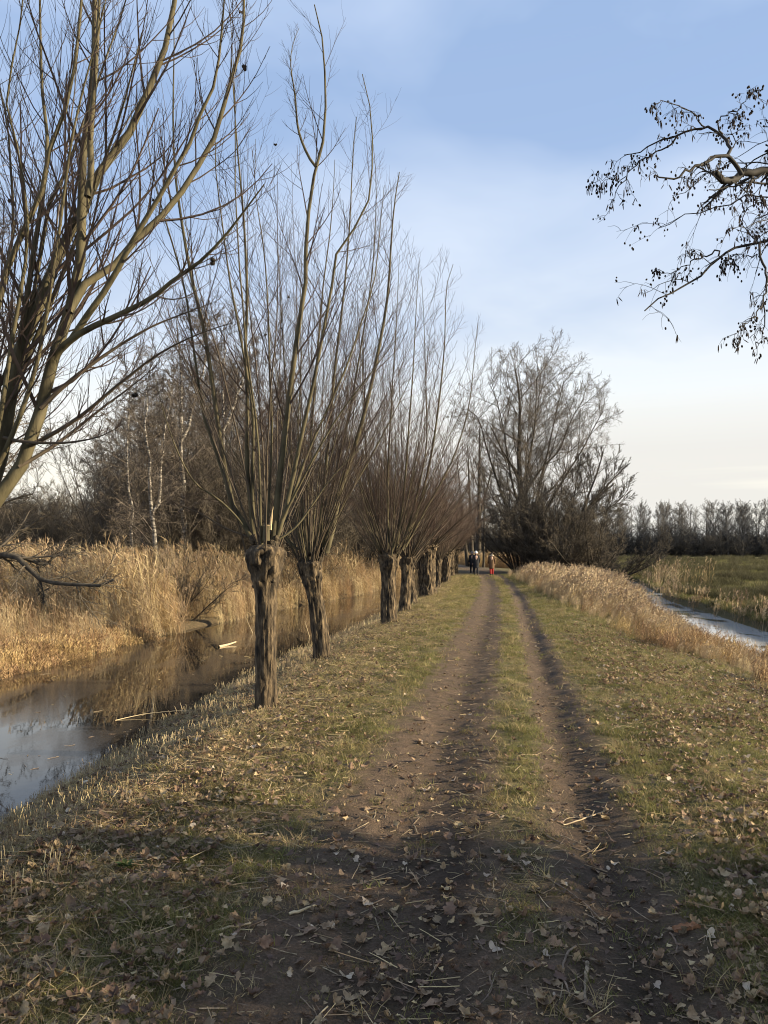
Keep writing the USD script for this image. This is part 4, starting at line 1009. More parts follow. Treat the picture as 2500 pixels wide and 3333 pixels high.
# fallen leaves
def leaf(rng, ln, lobes, curl, fold):
    n = 11
    t = np.linspace(0, 1, n)
    w = .33 * ln * np.sin(np.pi * np.clip(t * .94 + .03, 0, 1)) ** .65 * (1 + .30 * np.cos(2 * np.pi * lobes * t + rng.uniform(0, 3)))
    w2 = .33 * ln * np.sin(np.pi * np.clip(t * .94 + .03, 0, 1)) ** .65 * (1 + .30 * np.cos(2 * np.pi * lobes * t + rng.uniform(0, 3)))
    xm = (t - .5) * ln
    zc = curl * ln * (4 * (t - .5) ** 2) + .02 * ln * np.sin(t * 9 + rng.uniform(0, 6))
    bend = .08 * ln * np.sin(t * 3.1 + rng.uniform(-1, 1))
    mid = np.stack([xm, bend, zc], 1)
    lf = np.stack([xm + .03 * ln * rng.normal(size=n), bend + w, zc + fold * w * (1 + .3 * rng.normal(size=n))], 1)
    rt = np.stack([xm + .03 * ln * rng.normal(size=n), bend - w2, zc + fold * w2 * (1 + .3 * rng.normal(size=n))], 1)
    v = np.concatenate([mid, lf, rt])
    i = np.arange(n - 1)
    f = np.concatenate([np.stack([i, i + 1, i + n + 1], 1), np.stack([i, i + n + 1, i + n], 1), np.stack([i, i + 2 * n, i + 2 * n + 1], 1), np.stack([i, i + 2 * n + 1, i + 1], 1)])
    stem = np.array([[-.5 * ln, bend[0], zc[0]], [-.72 * ln, bend[0] + .02 * ln, zc[0] - .01]])
    sv, sf = Tubes().add(stem, np.array([.0012, .0009]), 3).mesh()
    return np.vstack([v, sv]), np.vstack([f, sf + len(v)])
lk = [(leaf(rng, rng.uniform(.032, .058), rng.choice([2, 3, 4]), rng.uniform(-.2, .5), rng.uniform(-.3, 1.2)), m_) for m_ in ('leaf_tan', 'leaf_brown', 'leaf_brown', 'leaf_tan', 'leaf_brown', 'leaf_tan', 'leaf_brown', 'leaf_pale')]
def d_leaf(x, y):
    s = x - path_x(y)
    n = fbm2(x, y, .8, 71)
    r = sstep(.7, 1.8, s) * np.clip(.5 + 4.5 * (n - .38), 0, 2.2) * sstep(24, 10, y) + .95 * sstep(-1.4, -2.2, s) * np.clip(.25 + 2.2 * (n - .4), 0, 1) + .05 + .11 * sstep(9, 4, y)
    return np.clip(r, 0, 1)
x, y = sample(rng, 36000, lambda y: np.maximum(left_near(y) + .1, -.55 * y - .2), lambda y: np.minimum(right_near(y) - 1.6, .55 * y + .2), 2.85, 24, d_leaf)
sc = rng.uniform(.5, 1.45, len(x)) * rng.uniform(.8, 1.1, len(x)); rz = rng.uniform(0, 6.28, len(x)); tl = rng.normal(0, .32, (len(x), 2)); wh = rng.choice(8, len(x), p=[.18, .2, .17, .14, .14, .10, .04, .03])
pos = np.stack([x, y, height(x, y) + .010 + .020 * (np.abs(x - path_x(y)) > 1.05)], 1)
depth_ = np.hypot(y, EYE)
inview = (np.abs(x) < .47 * y * 1.02) & (y > 3.02)
right_side = x - path_x(y) > .8
wh = np.where(right_side, rng.choice(8, len(x), p=[.28, .12, .10, .26, .07, .10, .02, .05]), wh)
order = np.argsort(-(sc * inview) / depth_)
big, rest = order[:300], order[300:]
instancer('fallen_leaves', lk, pos[rest], rz[rest], sc[rest], 'brown and tan fallen leaves littering the dike', tl[rest], wh[rest])
# leaf masters kept as class prims, so that every single leaf is a prim of its own
for i, (ms, mt) in enumerate(lk):
    c = stage.CreateClassPrim(f'/_class_leaf_{i:03d}')
    usdkit.mesh(stage, f'/_class_leaf_{i:03d}/blade', ms, M[mt], smooth=False)
def single(name, cls, label, cat, group, p, tilt, rz_, s_):
    x_ = UsdGeom.Xform.Define(stage, '/World/' + numbered(name))
    mt = Gf.Matrix4d(1).SetScale(Gf.Vec3d(s_, s_, s_)) * Gf.Matrix4d(1).SetRotate(Gf.Rotation(Gf.Vec3d(0, 0, 1), math.degrees(rz_))) * \
        Gf.Matrix4d(1).SetRotate(Gf.Rotation(Gf.Vec3d(1, 0, 0), math.degrees(tilt[0]))) * Gf.Matrix4d(1).SetRotate(Gf.Rotation(Gf.Vec3d(0, 1, 0), math.degrees(tilt[1])))
    mt.SetTranslateOnly(Gf.Vec3d(*map(float, p)))
    x_.MakeMatrixXform().Set(mt)
    x_.GetPrim().GetReferences().AddInternalReference(cls)
    x_.GetPrim().SetInstanceable(True)
    return tag(x_, label, cat, group)
for i in big:
    single('fallen_leaf', f'/_class_leaf_{wh[i]:03d}', 'dry curled leaf lying loose on the near ground', 'leaf', 'single leaves lying on the near ground', pos[i], tl[i], rz[i], sc[i])
def on_ground(px_, py_, dz=0.0):
    d = EYE * F / (py_ - HOR)
    for _ in range(8):
        p = pt(px_, py_, d)
        d *= (EYE - float(height(p[0], p[1]))) / max(EYE - p[2], .1)
    p = pt(px_, py_, d); p[2] = float(height(p[0], p[1])) + dz
    return p
for px_, py_, kd, s_, lab in ((1660, 2812, 7, 1.0, 'pale curled leaf, left one of the bright pair on the track'), (1712, 2822, 7, 1.05, 'pale curled leaf, right one of the bright pair on the track'),
                              (1545, 3003, 3, 1.1, 'flat tan leaf lying alone on the dark rut'), (2415, 2745, 7, 1.3, 'large crumpled whitish leaf on the right verge'),
                              (112, 2712, 7, 1.1, 'pale leaf standing among stubble at the left edge'), (843, 2520, 3, 1.2, 'broad orange-tan leaf on the left bank'),
                              (1770, 3260, 3, 1.0, 'tan leaf beside the crossed sticks at the bottom'), (505, 2875, 3, 1.3, 'brownish curled leaf beside the green weed')):
    single('fallen_leaf', f'/_class_leaf_{kd:03d}', lab, 'leaf', None, on_ground(px_, py_, .02), rng.normal(0, .25, 2), rng.uniform(0, 6.28), s_)

# crumbled leaf pieces trodden into the track and caught in the grass
def crumb(rng, s_):
    n = 5
    a = np.sort(rng.uniform(0, 6.28, n)); r_ = s_ * rng.uniform(.5, 1.0, n)
    v = np.concatenate([[[0, 0, s_ * .12]], np.stack([np.cos(a) * r_, np.sin(a) * r_ * .6, rng.uniform(0, .35, n) * s_], 1)])
    return v, np.array([[0, 1 + i, 1 + (i + 1) % n] for i in range(n)])
ck = [(crumb(rng, rng.uniform(.010, .022)), m_) for m_ in ('leaf_brown', 'leaf_tan', 'leaf_brown', 'leaf_tan', 'leaf_brown', 'straw')]
x, y = sample(rng, 80000, lambda y: np.maximum(left_near(y) + .05, -.55 * y - .2), lambda y: np.minimum(path_x(y) + 3.6, .55 * y + .2), 2.8, 26, lambda x, y: np.clip(.25 + 1.1 * (fbm2(x, y, 1.5, 77) - .3), 0, 1) * (.12 + .9 * (x < path_x(y) - 1.4) + .22 * np.exp(-((x - path_x(y)) / 1.1) ** 4) * sstep(14, 5, y) + .35 * (x > path_x(y) + 1)))
instancer('leaf_crumbs', ck, np.stack([x, y, height(x, y) + .004 + .014 * (np.abs(x - path_x(y)) > 1.1)], 1), rng.uniform(0, 6.28, len(x)), rng.uniform(.6, 1.5, len(x)) * (1 + y / 40), 'crumbled bits of dead leaf trodden into the ground', rng.normal(0, .3, (len(x), 2)), rng=rng)

# single sticks
def stick(label, pts, r, mt='stick', twig=None, group=None):
    w = []
    for q in pts:
        w.append(on_ground(q[0], q[1], (q[2] if len(q) > 2 else 0) + r))
    p = resample(w, max(8, len(w) * 3), r * .25, rng)
    T = Tubes().add(p, radii([r], len(p), .6)[0], 7)
    for tq in (twig or []):
        q = resample([on_ground(a, b_, r) for a, b_ in tq], 6, r * .2, rng)
        T.add(q, radii([r * .7], 6, .5)[0], 6)
    ms = T.mesh()
    o = obj('fallen_stick', ms, mt, None)
    tag(o, label, 'stick', group)
C7 = lambda l: [(1250 + x / 1.327, 2300 + y / 1.327) for x, y in l]
C8 = lambda l: [(x / 1.327, 2500 + y / 1.327) for x, y in l]
stick('pale forked stick lying across the right rut', C7([(945, 452), (870, 485), (775, 515)]), .0055, 'stick_pale', [C7([(775, 515), (795, 485), (870, 482)])])
stick('curved bare stick at the bottom centre of the track', C7([(830, 1040), (780, 1100), (775, 1180), (805, 1260)]), .006, 'stick', [C7([(800, 1200), (865, 1160)])])
stick('short thick upright-lying stick at the bottom centre', C7([(880, 1120), (872, 1200), (870, 1275)]), .010, 'stick')
stick('long dark twig slanting over the right rut', C7([(640, 700), (760, 780), (860, 850), (940, 930)]), .005, 'stick')
stick('dark twig across the right rut below the pale forked stick', C7([(690, 540), (760, 590), (880, 630), (960, 610)]), .005, 'stick')
stick('long thin twig slanting at the lower left of the track', C7([(255, 1075), (190, 1180), (100, 1290)]), .0045, 'stick')
stick('looping twig at the bottom of the track', C7([(450, 1150), (465, 1210), (440, 1265), (390, 1298)]), .0045, 'stick')
stick('arched pale stalk over the grass strip', C7([(625, 1000), (660, 970), (740, 955)]), .003, 'stick_pale')
stick('bent twig on the right verge beside the rut', C7([(1235, 980), (1262, 1020), (1255, 1080)]), .005, 'stick')
stick('long straw stalk across the left bank', C8([(640, 205), (740, 165), (850, 135)]), .0045, 'stick_pale')
stick('long pale reed stalk pointing to the track', C8([(760, 405), (860, 375), (950, 365), (1120, 325)]), .005, 'stick_pale')
stick('chunky pale stick on the left edge of the track', C8([(1250, 635), (1310, 620), (1365, 598)]), .008, 'stick_pale')
stick('pale stick on the shaded left verge', C8([(900, 718), (990, 695), (1085, 678)]), .007, 'stick_pale')
stick('thin curved twig by the left rut', C8([(1425, 330), (1520, 275), (1620, 210), (1625, 100)]), .0035, 'stick')
stick('straight straw left of the path bend', C8([(960, 232), (1060, 232), (1170, 228)]), .003, 'stick_pale')
for i in range(46):
    u = rng.random()
    yy = 3.05 * (9.0 / 3.05) ** u; xx = path_x(yy) + rng.uniform(-1.5, 2.4); a = rng.uniform(0, 6.28); ln = rng.uniform(.12, .38)
    P = grow(rng, [[xx, yy, 0]], [[np.cos(a), np.sin(a), 0]], ln, 8, 0, .12)[0]
    r = rng.uniform(.002, .0042)
    P[:, 2] = height(P[:, 0], P[:, 1]) + r + .004
    o = obj('fallen_twig', Tubes().add(P, radii([r], 8, .5)[0], 5).mesh(), 'stick' if rng.random() < .8 else 'stick_pale')
    tag(o, 'thin bare twig lying loose on the near track', 'twig', 'loose twigs on the near track')
# bark chunk and weed
p = on_ground(2235, 3030, .012)
bc = trimesh.creation.box((.13, .035, .016)); bc = bc.subdivide().subdivide().subdivide()
bc.vertices += (meshkit.noise(bc.vertices * 60)[:, None] - .5) * .012
bc.vertices[:, 2] += .3 * np.abs(bc.vertices[:, 1])
bc.apply_transform(trimesh.transformations.rotation_matrix(.35, (0, 0, 1))); bc.apply_translation(p)
tag(obj('bark_chunk', bc, 'bark_chunk', smooth=False), 'reddish brown piece of bark on the right verge', 'bark')
p = on_ground(415, 2838)
t = thing('weed', 'bright green leafy weed on the left bank', 'plant', p)
for i in range(22):
    a = rng.uniform(0, 6.28); ln = rng.uniform(.03, .065)
    v, f = leaf(rng, ln, 5, -.1, .25)
    v = v * [1, .8, 1] + [ln * .75, 0, 0]
    v = trimesh.transform_points(v, trimesh.transformations.rotation_matrix(a, (0, 0, 1)) @ trimesh.transformations.rotation_matrix(-rng.uniform(.15, .8), (0, 1, 0)))
    obj('leaf', (v + [0, 0, .02], f), 'weed', t, smooth=False)

# ------------------------------------------------------------------ reeds
def reed_clump(rng, n, h, spread, lean, plume, mt='reed', leaves=3, w=.006):
    a = rng.uniform(0, 6.28, n); rr = np.sqrt(rng.random(n)) * spread
    st_ = np.stack([np.cos(a) * rr, np.sin(a) * rr, a * 0 - .05], 1)
    d = np.array([lean[0], lean[1], 1.0]) + rng.normal(0, .10, (n, 3))
    P = grow(rng, st_, d, h * rng.uniform(.6, 1.1, n), 5, -.05, .03)
    T = Tubes().add(P, radii(np.full(n, w * .5), 5, .5), 3)
    v, f = T.mesh()
    vs, fs, k = [v], [f], len(v)
    # long drooping leaves
    m = n * leaves
    par = np.repeat(np.arange(n), leaves); tt = rng.uniform(.2, .95, m) * 4; i = np.minimum(tt.astype(int), 3); ww = (tt - i)[:, None]
    p0 = P[par, i] * (1 - ww) + P[par, i + 1] * ww
    hd = rng.uniform(0, 6.28, m)
    dr = np.stack([np.cos(hd) * .45 + lean[0] * 2.2, np.sin(hd) * .45 + lean[1] * 2, rng.uniform(.6, 1.4, m)], 1)
    L = grow(rng, p0, dr, h * rng.uniform(.14, .28, m), 4, -.8, .05)
    side = nrm(np.cross(L[:, 1] - L[:, 0], rng.normal(size=(m, 3))))
    wd = np.array([.9, 1.0, .7, .1]) * w * .9
    lv = np.stack([L - side[:, None] * wd[None, :, None], L + side[:, None] * wd[None, :, None]], 2).reshape(m, 8, 3)
    q = np.array([[0, 1, 3], [0, 3, 2], [2, 3, 5], [2, 5, 4], [4, 5, 7], [4, 7, 6]])
    vs.append(lv.reshape(-1, 3)); fs.append((q[None] + (np.arange(m) * 8)[:, None, None]).reshape(-1, 3) + k)
    body = (np.vstack(vs), np.vstack(fs))
    parts = [(body, mt)]
    if plume:
        sel = np.nonzero(rng.random(n) < plume)[0]
        if len(sel):
            tips, dirs = P[sel, -1], nrm(P[sel, -1] - P[sel, -2])
            G = grow(rng, np.repeat(tips, 9, 0) + np.repeat(dirs, 9, 0) * rng.uniform(-.02, .12, (9 * len(sel), 1)), np.repeat(dirs, 9, 0) + rng.normal(0, .28, (9 * len(sel), 3)) + [lean[0] * 2.5, lean[1] * 2.5, 0], .10, 3, -.5, .1)
            parts.append((Tubes().add(G, np.tile([.0045, .006, .002], (len(G), 1)), 3).mesh(), 'plume'))
    return parts
rng = np.random.default_rng(67)
def reed_field(name, label, x, y, h, lean, plume, mt, n_k=5, n=16, spread=.16, leaves=3, w=.007, smin=.75, smax=1.15, hz=None):
    pr = [(reed_clump(rng, n, h, spread, lean, plume, mt if j % 3 else (mt if mt != 'reed' else 'reed_dark'), leaves, w), None) for j in range(n_k)]
    z = np.maximum(height(x, y), WATER - .12)
    s = rng.uniform(smin, smax, len(x))
    if hz is not None:
        s = s * hz(x, y)
    ln = rng.normal(0, .09, (len(x), 2))
    instancer(name, pr, np.stack([x, y, z], 1), rng.uniform(-.9, .9, len(x)), s, label, ln, rng=rng)
# bed across the stream: front edge thick, thinning to the back
def hz_left(x, y):
    e = left_far(y) - x
    n = fbm2(x, y, .35, 81)
    near = sstep(24.5, 18, y)
    tall = .62 + .42 * sstep(-.1, 1.6, e)
    low = .17 + .40 * sstep(.5, 4.0, e) + .45 * sstep(4, 7.0, e)
    return (tall * (1 - near) + low * near) * (1 + .7 * (n - .5))
x, y = sample(rng, 13000, lambda y: left_far(y) - 11, lambda y: left_far(y) + .25, 9.5, 95, lambda x, y: np.clip(1.15 - (left_far(y) - x) / 14, 0, 1) * np.clip(.10 + 2.4 * (fbm2(x, y, .55, 82) - .28), 0, 1) * (1 - .85 * np.exp(-((y - 25.8) / .8) ** 2) * sstep(2.2, .3, left_far(y) - x)))
reed_field('reed_bed', 'tall straw-coloured reed bed on the far bank of the stream', x, y, 1.95, (-.14, 0), .35, 'reed', 7, 18, .20, 2, .0075, hz=hz_left)
# broken, bent reeds at the near end of the far bank
x, y = sample(rng, 1500, lambda y: left_far(y) - 2.5, lambda y: left_far(y) + .15, 11, 22, lambda x, y: np.clip(.9 - (left_far(y) - x) / 4, 0, 1))
reed_field('bent_reeds', 'broken rusty reeds and sedge low at the left edge of the far bank', x, y, .36, (.12, 0), 0, 'reed_dark', 4, 18, .22, 4, .007)
# tawny grass slope on the right of the track
def belt_edge(y):
    return np.interp(y, [8, 12.4, 15.7, 29, 48, 64], [6.2, 5.75, 5.35, 5.95, 7.6, 9.6])
def hz_right(x, y):
    e = x - belt_edge(y)
    return (.45 + .55 * sstep(0, 1.5, e)) * np.interp(y, [8, 14, 20, 26, 32, 60], [.28, .34, .46, .78, 1.1, 1.15]) * (1 - .5 * sstep(-1.2, -.1, x - right_near(y)) * sstep(37, 31, y)) * (1 + .5 * (fbm2(x, y, .5, 83) - .5))
x, y = sample(rng, 9000, lambda y: belt_edge(y) - .3, lambda y: right_near(y) + .25, 8.5, 66, lambda x, y: np.clip(sstep(-.3, .7, x - belt_edge(y)), 0, 1) * np.clip(.10 + 2.6 * (fbm2(x, y, .8, 84) - .32), 0, 1))
reed_field('reed_slope', 'tawny reed grass covering the slope between track and ditch', x, y, .80, (.26, 0), .14, 'reed', 6, 26, .17, 2, .0042, hz=hz_right)
x, y = sample(rng, 1200, lambda y: belt_edge(y) - .2, lambda y: right_near(y), 9, 24, lambda x, y: np.clip(3 * (fbm2(x, y, .8, 85) - .5), 0, 1))
reed_field('dead_sedge', 'rust-brown dead sedge tufts at the foot of the right verge', x, y, .45, (.1, 0), 0, 'reed_dark', 3, 26, .16, 4, .005)
# reeds standing in and beyond the ditch
x, y = sample(rng, 300, lambda y: right_far(y) - .35, lambda y: right_far(y) + 1.0, 18, 60, lambda x, y: np.clip(.18 + .6 * np.exp(-((x - right_far(y)) / .3) ** 2) + .08 * (y > 43), 0, 1))
reed_field('ditch_reeds', 'thin pale reeds along the meadow side of the ditch', x, y, .62, (.12, 0), .6, 'reed', 5, 5, .14, 2, .006)
x, y = sample(rng, 50, lambda y: right_far(y) + .3, lambda y: 19 + 0 * y, 46.5, 56, lambda x, y: np.full(len(x), .7))
reed_field('ditch_reeds', 'plumed reed clump where the side ditch meets the main ditch', x, y, 1.35, (.10, 0), .85, 'reed', 4, 5, .22, 2, .008)
x, y = rng.uniform(10.5, 18, 900), rng.uniform(92, 122, 900)
reed_field('reed_patch', 'tan reed patch beyond the walkers at the far end of the track', x, y, 1.5, (.05, 0), .4, 'reed_dark', 3, 16, .3, 3, .012)

# meadow: rough grass and rush tufts
mt_ = [(blades(rng, 60, .16, .010, .30, 1.1, h_var=.6), 'meadow_green') for _ in range(4)] + [(blades(rng, 50, .15, .010, .30, 1.1), 'grass_dry')]
x, y = sample(rng, 26000, lambda y: right_far(y) + .15, lambda y: .56 * y + 2, 18, 190, lambda x, y: np.clip(.55 + 1.2 * (fbm2(x, y, .5, 91) - .45), 0, 1))
wh_ = rng.choice(5, len(x), p=[.23, .23, .22, .22, .10])
instancer('meadow_grass', mt_, np.stack([x, y, height(x, y)], 1), rng.uniform(0, 6.28, len(x)), rng.uniform(.6, 1.3, len(x)) * (.75 + y / 90), 'rough green grass over the wet meadow', rng.normal(0, .1, (len(x), 2)), wh_)
ru = [(blades(rng, 110, .50, .012, .28, .75, h_var=.5), 'rush') for _ in range(4)]
x, y = sample(rng, 22000, lambda y: right_far(y) + .6, lambda y: .56 * y + 2, 22, 260, lambda x, y: np.clip(5.0 * (fbm2(x, y, .30, 92) - .49), 0, 1))
instancer('rushes', ru, np.stack([x, y, height(x, y)], 1), rng.uniform(0, 6.28, len(x)), rng.uniform(.6, 1.2, len(x)) * (.8 + y / 160), 'dark rush tufts dotted over the meadow', rng.normal(0, .1, (len(x), 2)), rng=rng)
# molehill-like dark clods and floating things
p = pt(705, 2105, 21.0)
def at_water(px_, py_):
    d = (EYE - WATER) * F / (py_ - HOR)
    for _ in range(6):
        q = pt(px_, py_, d); d *= (EYE - WATER) / (EYE - q[2])
    return pt(px_, py_, d)
a, b_ = at_water(712, 2107), at_water(768, 2097)
P = resample([a + [0, 0, .01], a * .6 + b_ * .4 + [0, .05, .02], b_ + [0, 0, .06]], 10)
tag(obj('floating_branch', Tubes().add(P, radii([.035], 10, .5)[0], 8).mesh(), 'stick_pale'), 'pale broken branch floating in the stream', 'branch')
a, b_, c_ = at_water(375, 2345), at_water(500, 2332), on_ground(620, 2322, .05)
tag(obj('reed_stalk', Tubes().add(resample([a, b_ + [0, 0, .05], c_], 14), radii([.006], 14, .5)[0], 5).mesh(), 'stick_pale'), 'long bent reed stalk trailing from the bank into the stream', 'reed')
for x0_, y0_, x1_, y1_, lab in ((828, 2062, 800, 2010, 'slanting reed stem standing in the water left of the trunk'), (1012, 2075, 992, 2022, 'thin slanting reed stem in the water between two willows')):
    a = at_water(x0_, y0_); b_ = pt(x1_, y1_, a[1])
    tag(obj('reed_stalk', Tubes().add(resample([a - [0, 0, .1], b_], 5), radii([.009], 5, .5)[0], 5).mesh(), 'stick_pale'), lab, 'reed')

fx, fy = sample(rng, 1500, lambda y: left_far(y) + .1, lambda y: left_near(y) - .1, 8, 60, lambda x, y: np.clip(2.2 * (fbm2(x, y, .6, 95) - .42), 0, .6))
instancer('floating_litter', bits + ck[:3], np.stack([fx, fy, fx * 0 + WATER + .003], 1), rng.uniform(0, 6.28, len(fx)), rng.uniform(.7, 1.5, len(fx)), 'straw and leaf bits floating on the still stream', np.zeros((len(fx), 2)), rng=rng)

# ------------------------------------------------------------------ far wood
def far_tree(rng, h):
    stems = []
    for i in range(rng.integers(1, 3)):
        l_ = rng.normal(0, .06, 2)
        stems.append((np.array([(0 + i * .5, 0, -.5), (l_[0] * h * .4 + i, l_[1] * h * .4, h * .45), (l_[0] * h + i * 1.5, l_[1] * h, h)]), .24))
    P = np.array([resample(p, 10, .06, rng) for p, _ in stems]); R = np.array([radii([q], 10, .15)[0] for _, q in stems])
    T = Tubes().add(P, R, 4)
    C, Q = sprout(rng, P, R, 15, .36, 1.0, 28, 66, .25, 6, .25, .08, .5, .3, .45, rmin=.04)
    T.add(C, Q, 3)
    C, Q = sprout(rng, C, Q, 9, .15, 1, 20, 50, .45, 4, .3, .1, .6, .4, .3, rmin=.026)
    T.add(C, Q, 3)
    C, Q = sprout(rng, C, Q, 9, .2, 1, 25, 65, .5, 2, .1, .1, .7, .5, .3, rmin=.032)
    T.spikes(C, Q)
    return T.mesh()
def far_bush(rng, h):
    n = 16
    a = rng.uniform(0, 6.28, n); el = np.radians(rng.uniform(3, 55, n))
    P = grow(rng, np.stack([np.cos(a) * 1.2, np.sin(a) * 1.2, a * 0 - .4], 1), np.stack([np.cos(a) * np.sin(el), np.sin(a) * np.sin(el), np.cos(el)], 1), h * rng.uniform(.6, 1.05, n), 7, .2, .08)
    R = radii(np.full(n, .07), 7, .3)
    C, Q = sprout(rng, P, R, 12, .05, 1, 25, 60, .38, 5, .1, .1, .7, .5, .3, rmin=.04)
    C2_, Q2 = sprout(rng, C, Q, 6, .1, 1, 25, 60, .5, 3, .1, .1, .8, .6, .3, rmin=.034)
    return Tubes().add(P, R, 3).add(C, Q, 3).add(C2_, Q2, 3).mesh()
rng = np.random.default_rng(73)
FT = [(far_tree(rng, 22), 'far_bark') for _ in range(5)]
FB = [(far_bush(rng, 12.0), 'far_under') for _ in range(4)]
n = 480
x = np.linspace(-260, 420, n) + rng.uniform(-2.5, 2.5, n); y = 352 + rng.uniform(0, 46, n) - .06 * np.abs(x - 100)
s = rng.uniform(.92, 1.05, n)
instancer('far_wood', FT, np.stack([x, y, x * 0 - .4], 1), rng.uniform(0, 6.28, n), s, 'grey leafless wood along the far side of the meadow', rng=rng)
n = 620
x = np.linspace(-260, 420, n) + rng.uniform(-2, 2, n); y = 346 + rng.uniform(0, 36, n) - .06 * np.abs(x - 100)
instancer('far_undergrowth', FB, np.stack([x, y, x * 0 - .4], 1), rng.uniform(0, 6.28, n), rng.uniform(.75, 1.2, n), 'dark undergrowth at the foot of the far wood', rng=rng)

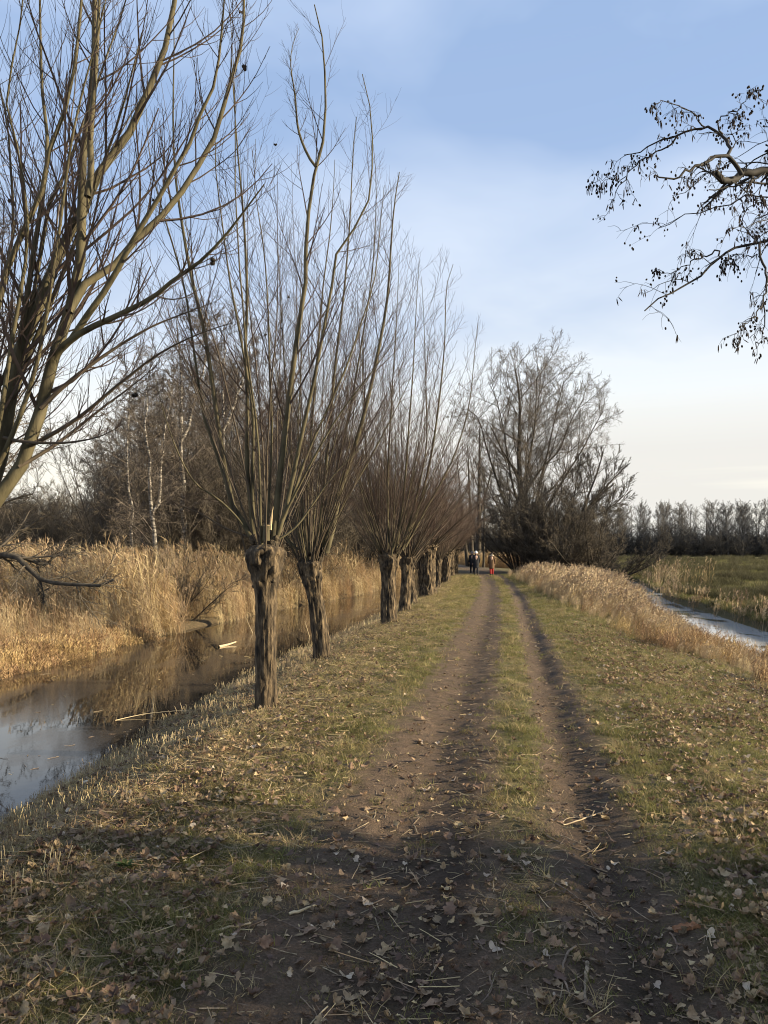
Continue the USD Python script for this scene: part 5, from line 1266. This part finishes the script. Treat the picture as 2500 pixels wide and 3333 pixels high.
# ------------------------------------------------------------------ walkers
def hull_chain(bones):
    out = None
    for (p, r), (q, s) in bones:
        a = m3.Manifold.sphere(r, 14).translate(tuple(map(float, p))); b = m3.Manifold.sphere(s, 14).translate(tuple(map(float, q)))
        h = m3.Manifold.batch_hull([a, b])
        out = h if out is None else out + h
    return out
def soft(man, length=.025, it=10):
    m = man.refine_to_length(length).to_mesh()
    tm = trimesh.Trimesh(m.vert_properties[:, :3], m.tri_verts, process=True)
    trimesh.smoothing.filter_taubin(tm, iterations=it)
    return tm
def person(label, loc, rz, H, coat, trousers, coat_len, hat, hair, hood, stride, arm):
    """A walker seen from behind, built at 1.72 m facing +y, feet on the ground, then scaled to H."""
    k = H / 1.72
    t = thing('person', label, 'person', loc, rz, None, k)
    fl = dict(l=(-.09, stride), r=(.09, -stride))
    J = {}
    body = []
    for s_, (hx, st_) in fl.items():
        hip, kn, an = (hx, 0, .90), (hx * 1.02, st_ * .55 + .03, .49), (hx, st_, .09 if st_ > 0 else .12)
        toe = (hx * 1.15, st_ + .15, .045)
        body += [((hip, .085), (kn, .058)), ((kn, .058), (an, .042)), ((an, .042), (toe, .035))]
        J[s_] = (hip, kn, an, toe)
    body += [(((0, 0, .93), .14), ((0, 0, 1.12), .125)), (((0, 0, 1.12), .125), ((0, .0, 1.33), .14)), (((-.15, 0, 1.38), .065), ((.15, 0, 1.38), .065)), (((0, 0, 1.36), .09), ((0, .01, 1.52), .055)),
             (((0, .02, 1.56), .085), ((0, .015, 1.63), .088)), (((0, .06, 1.54), .05), ((0, .09, 1.575), .022)), (((-.085, .01, 1.58), .018), ((.085, .01, 1.58), .018))]
    hands = {}
    for s_, sx in (('l', -1), ('r', 1)):
        sh, el, wr = (sx * .185, 0, 1.38), (sx * .24, -.03 + arm * .3 * sx, 1.11), (sx * .245, .08 + arm * sx, .90)
        body += [((sh, .055), (el, .043)), ((el, .043), (wr, .03)), ((wr, .03), ((wr[0], wr[1] + .01, wr[2] - .07), .028))]
        for i in range(4):
            y_ = wr[1] - .022 + .017 * i
            a, b, c = (wr[0], y_ + .01, wr[2] - .08), (wr[0] - sx * .004, y_ + .016, wr[2] - .12), (wr[0] - sx * .018, y_ + .022, wr[2] - .145 + .006 * abs(i - 1))
            body += [((a, .0095), (b, .009)), ((b, .009), (c, .008))]
        body += [(((wr[0], wr[1] + .025, wr[2] - .04), .012), ((wr[0] - sx * .012, wr[1] + .055, wr[2] - .085), .009))]
        hands[s_] = (sh, el, wr)
    obj('body', soft(hull_chain(body), .03, 4), 'skin', t)
    cz = .95 - coat_len
    c = m3.Manifold.batch_hull([m3.Manifold.sphere(.085, 16).translate((x_, 0, 1.39)) for x_ in (-.15, .15)] + [m3.Manifold.sphere(.15, 16).translate((x_, 0, 1.0)) for x_ in (-.05, .05)])
    c = c + m3.Manifold.batch_hull([m3.Manifold.sphere(.15, 16).translate((x_, 0, 1.0)) for x_ in (-.05, .05)] + [m3.Manifold.cylinder(.03, .20, .19, 20).scale((1.05, .95, 1)).translate((0, 0, cz))])
    c = c + hull_chain([b for s_ in 'lr' for b in (((hands[s_][0], .08), (hands[s_][1], .062)), ((hands[s_][1], .062), (hands[s_][2], .048)))]) + hull_chain([(((0, -.01, 1.44), .085), ((0, 0, 1.49), .075))])
    obj('coat', soft(c, .05, 6), coat, t)
    obj('trousers', soft(hull_chain([b for s_ in 'lr' for b in (((J[s_][0], .105), (J[s_][1], .078)), ((J[s_][1], .078), ((J[s_][2][0], J[s_][2][1], J[s_][2][2] + .02), .058)))]), .03, 6), trousers, t)
    for s_ in 'lr':
        an, toe = J[s_][2], J[s_][3]
        obj('shoe', soft(hull_chain([((an, .055), ((toe[0], toe[1], .05), .045)), (((an[0], an[1] - .05, an[2] - .03), .045), ((toe[0], toe[1], .05), .045))]), .02, 4), 'shoe', t)
    if hair:
        obj('hair', soft(hull_chain([(((0, -.01, 1.62), .10), ((0, -.03, 1.52), .085))]), .02, 4), hair, t)
    if hat:
        h = m3.Manifold.sphere(.115, 20).translate((0, 0, 1.645)) - m3.Manifold.cube((.4, .4, .4), True).translate((0, 0, 1.405))
        h = h + m3.Manifold.cylinder(.04, .119, .119, 24).translate((0, 0, 1.595)) + m3.Manifold.sphere(.03, 10).translate((0, 0, 1.765))
        obj('hat', soft(h, .02, 3), hat, t)
    if hood:
        ring = trimesh.creation.torus(.11, .045, 20, 10); ring.vertices *= [1.15, 1.0, .9]
        ring.vertices += (meshkit.noise(ring.vertices * 40)[:, None] - .5) * .03
        ring.apply_transform(trimesh.transformations.rotation_matrix(-.35, (1, 0, 0))); ring.apply_translation((0, -.05, 1.475))
        obj('fur_hood', ring, hood, t)
    return t
for px_, dep, rz_, H_, args, lab in ((1549.5, 61.0, .05, 1.74, ('coat_navy', 'trouser_dark', .40, 'hat_white', None, None, .14, .06), 'walker in long dark coat and white hat, seen from behind'),
                                     (1600.0, 60.0, -.03, 1.66, ('coat_brown', 'trouser_red', .42, None, 'hair', 'fur', -.13, -.03), 'walker in brown coat with fur hood and red trousers'),
                                     (1537.0, 66.0, .1, 1.72, ('coat_navy', 'trouser_dark', .3, 'hat_grey', None, None, .12, .04), 'walker in dark clothes half hidden behind the white-hatted walker')):
    p = pt(px_, HOR, dep); p[2] = float(height(p[0], p[1])) - .005
    person(lab, p, rz_, H_, *args)
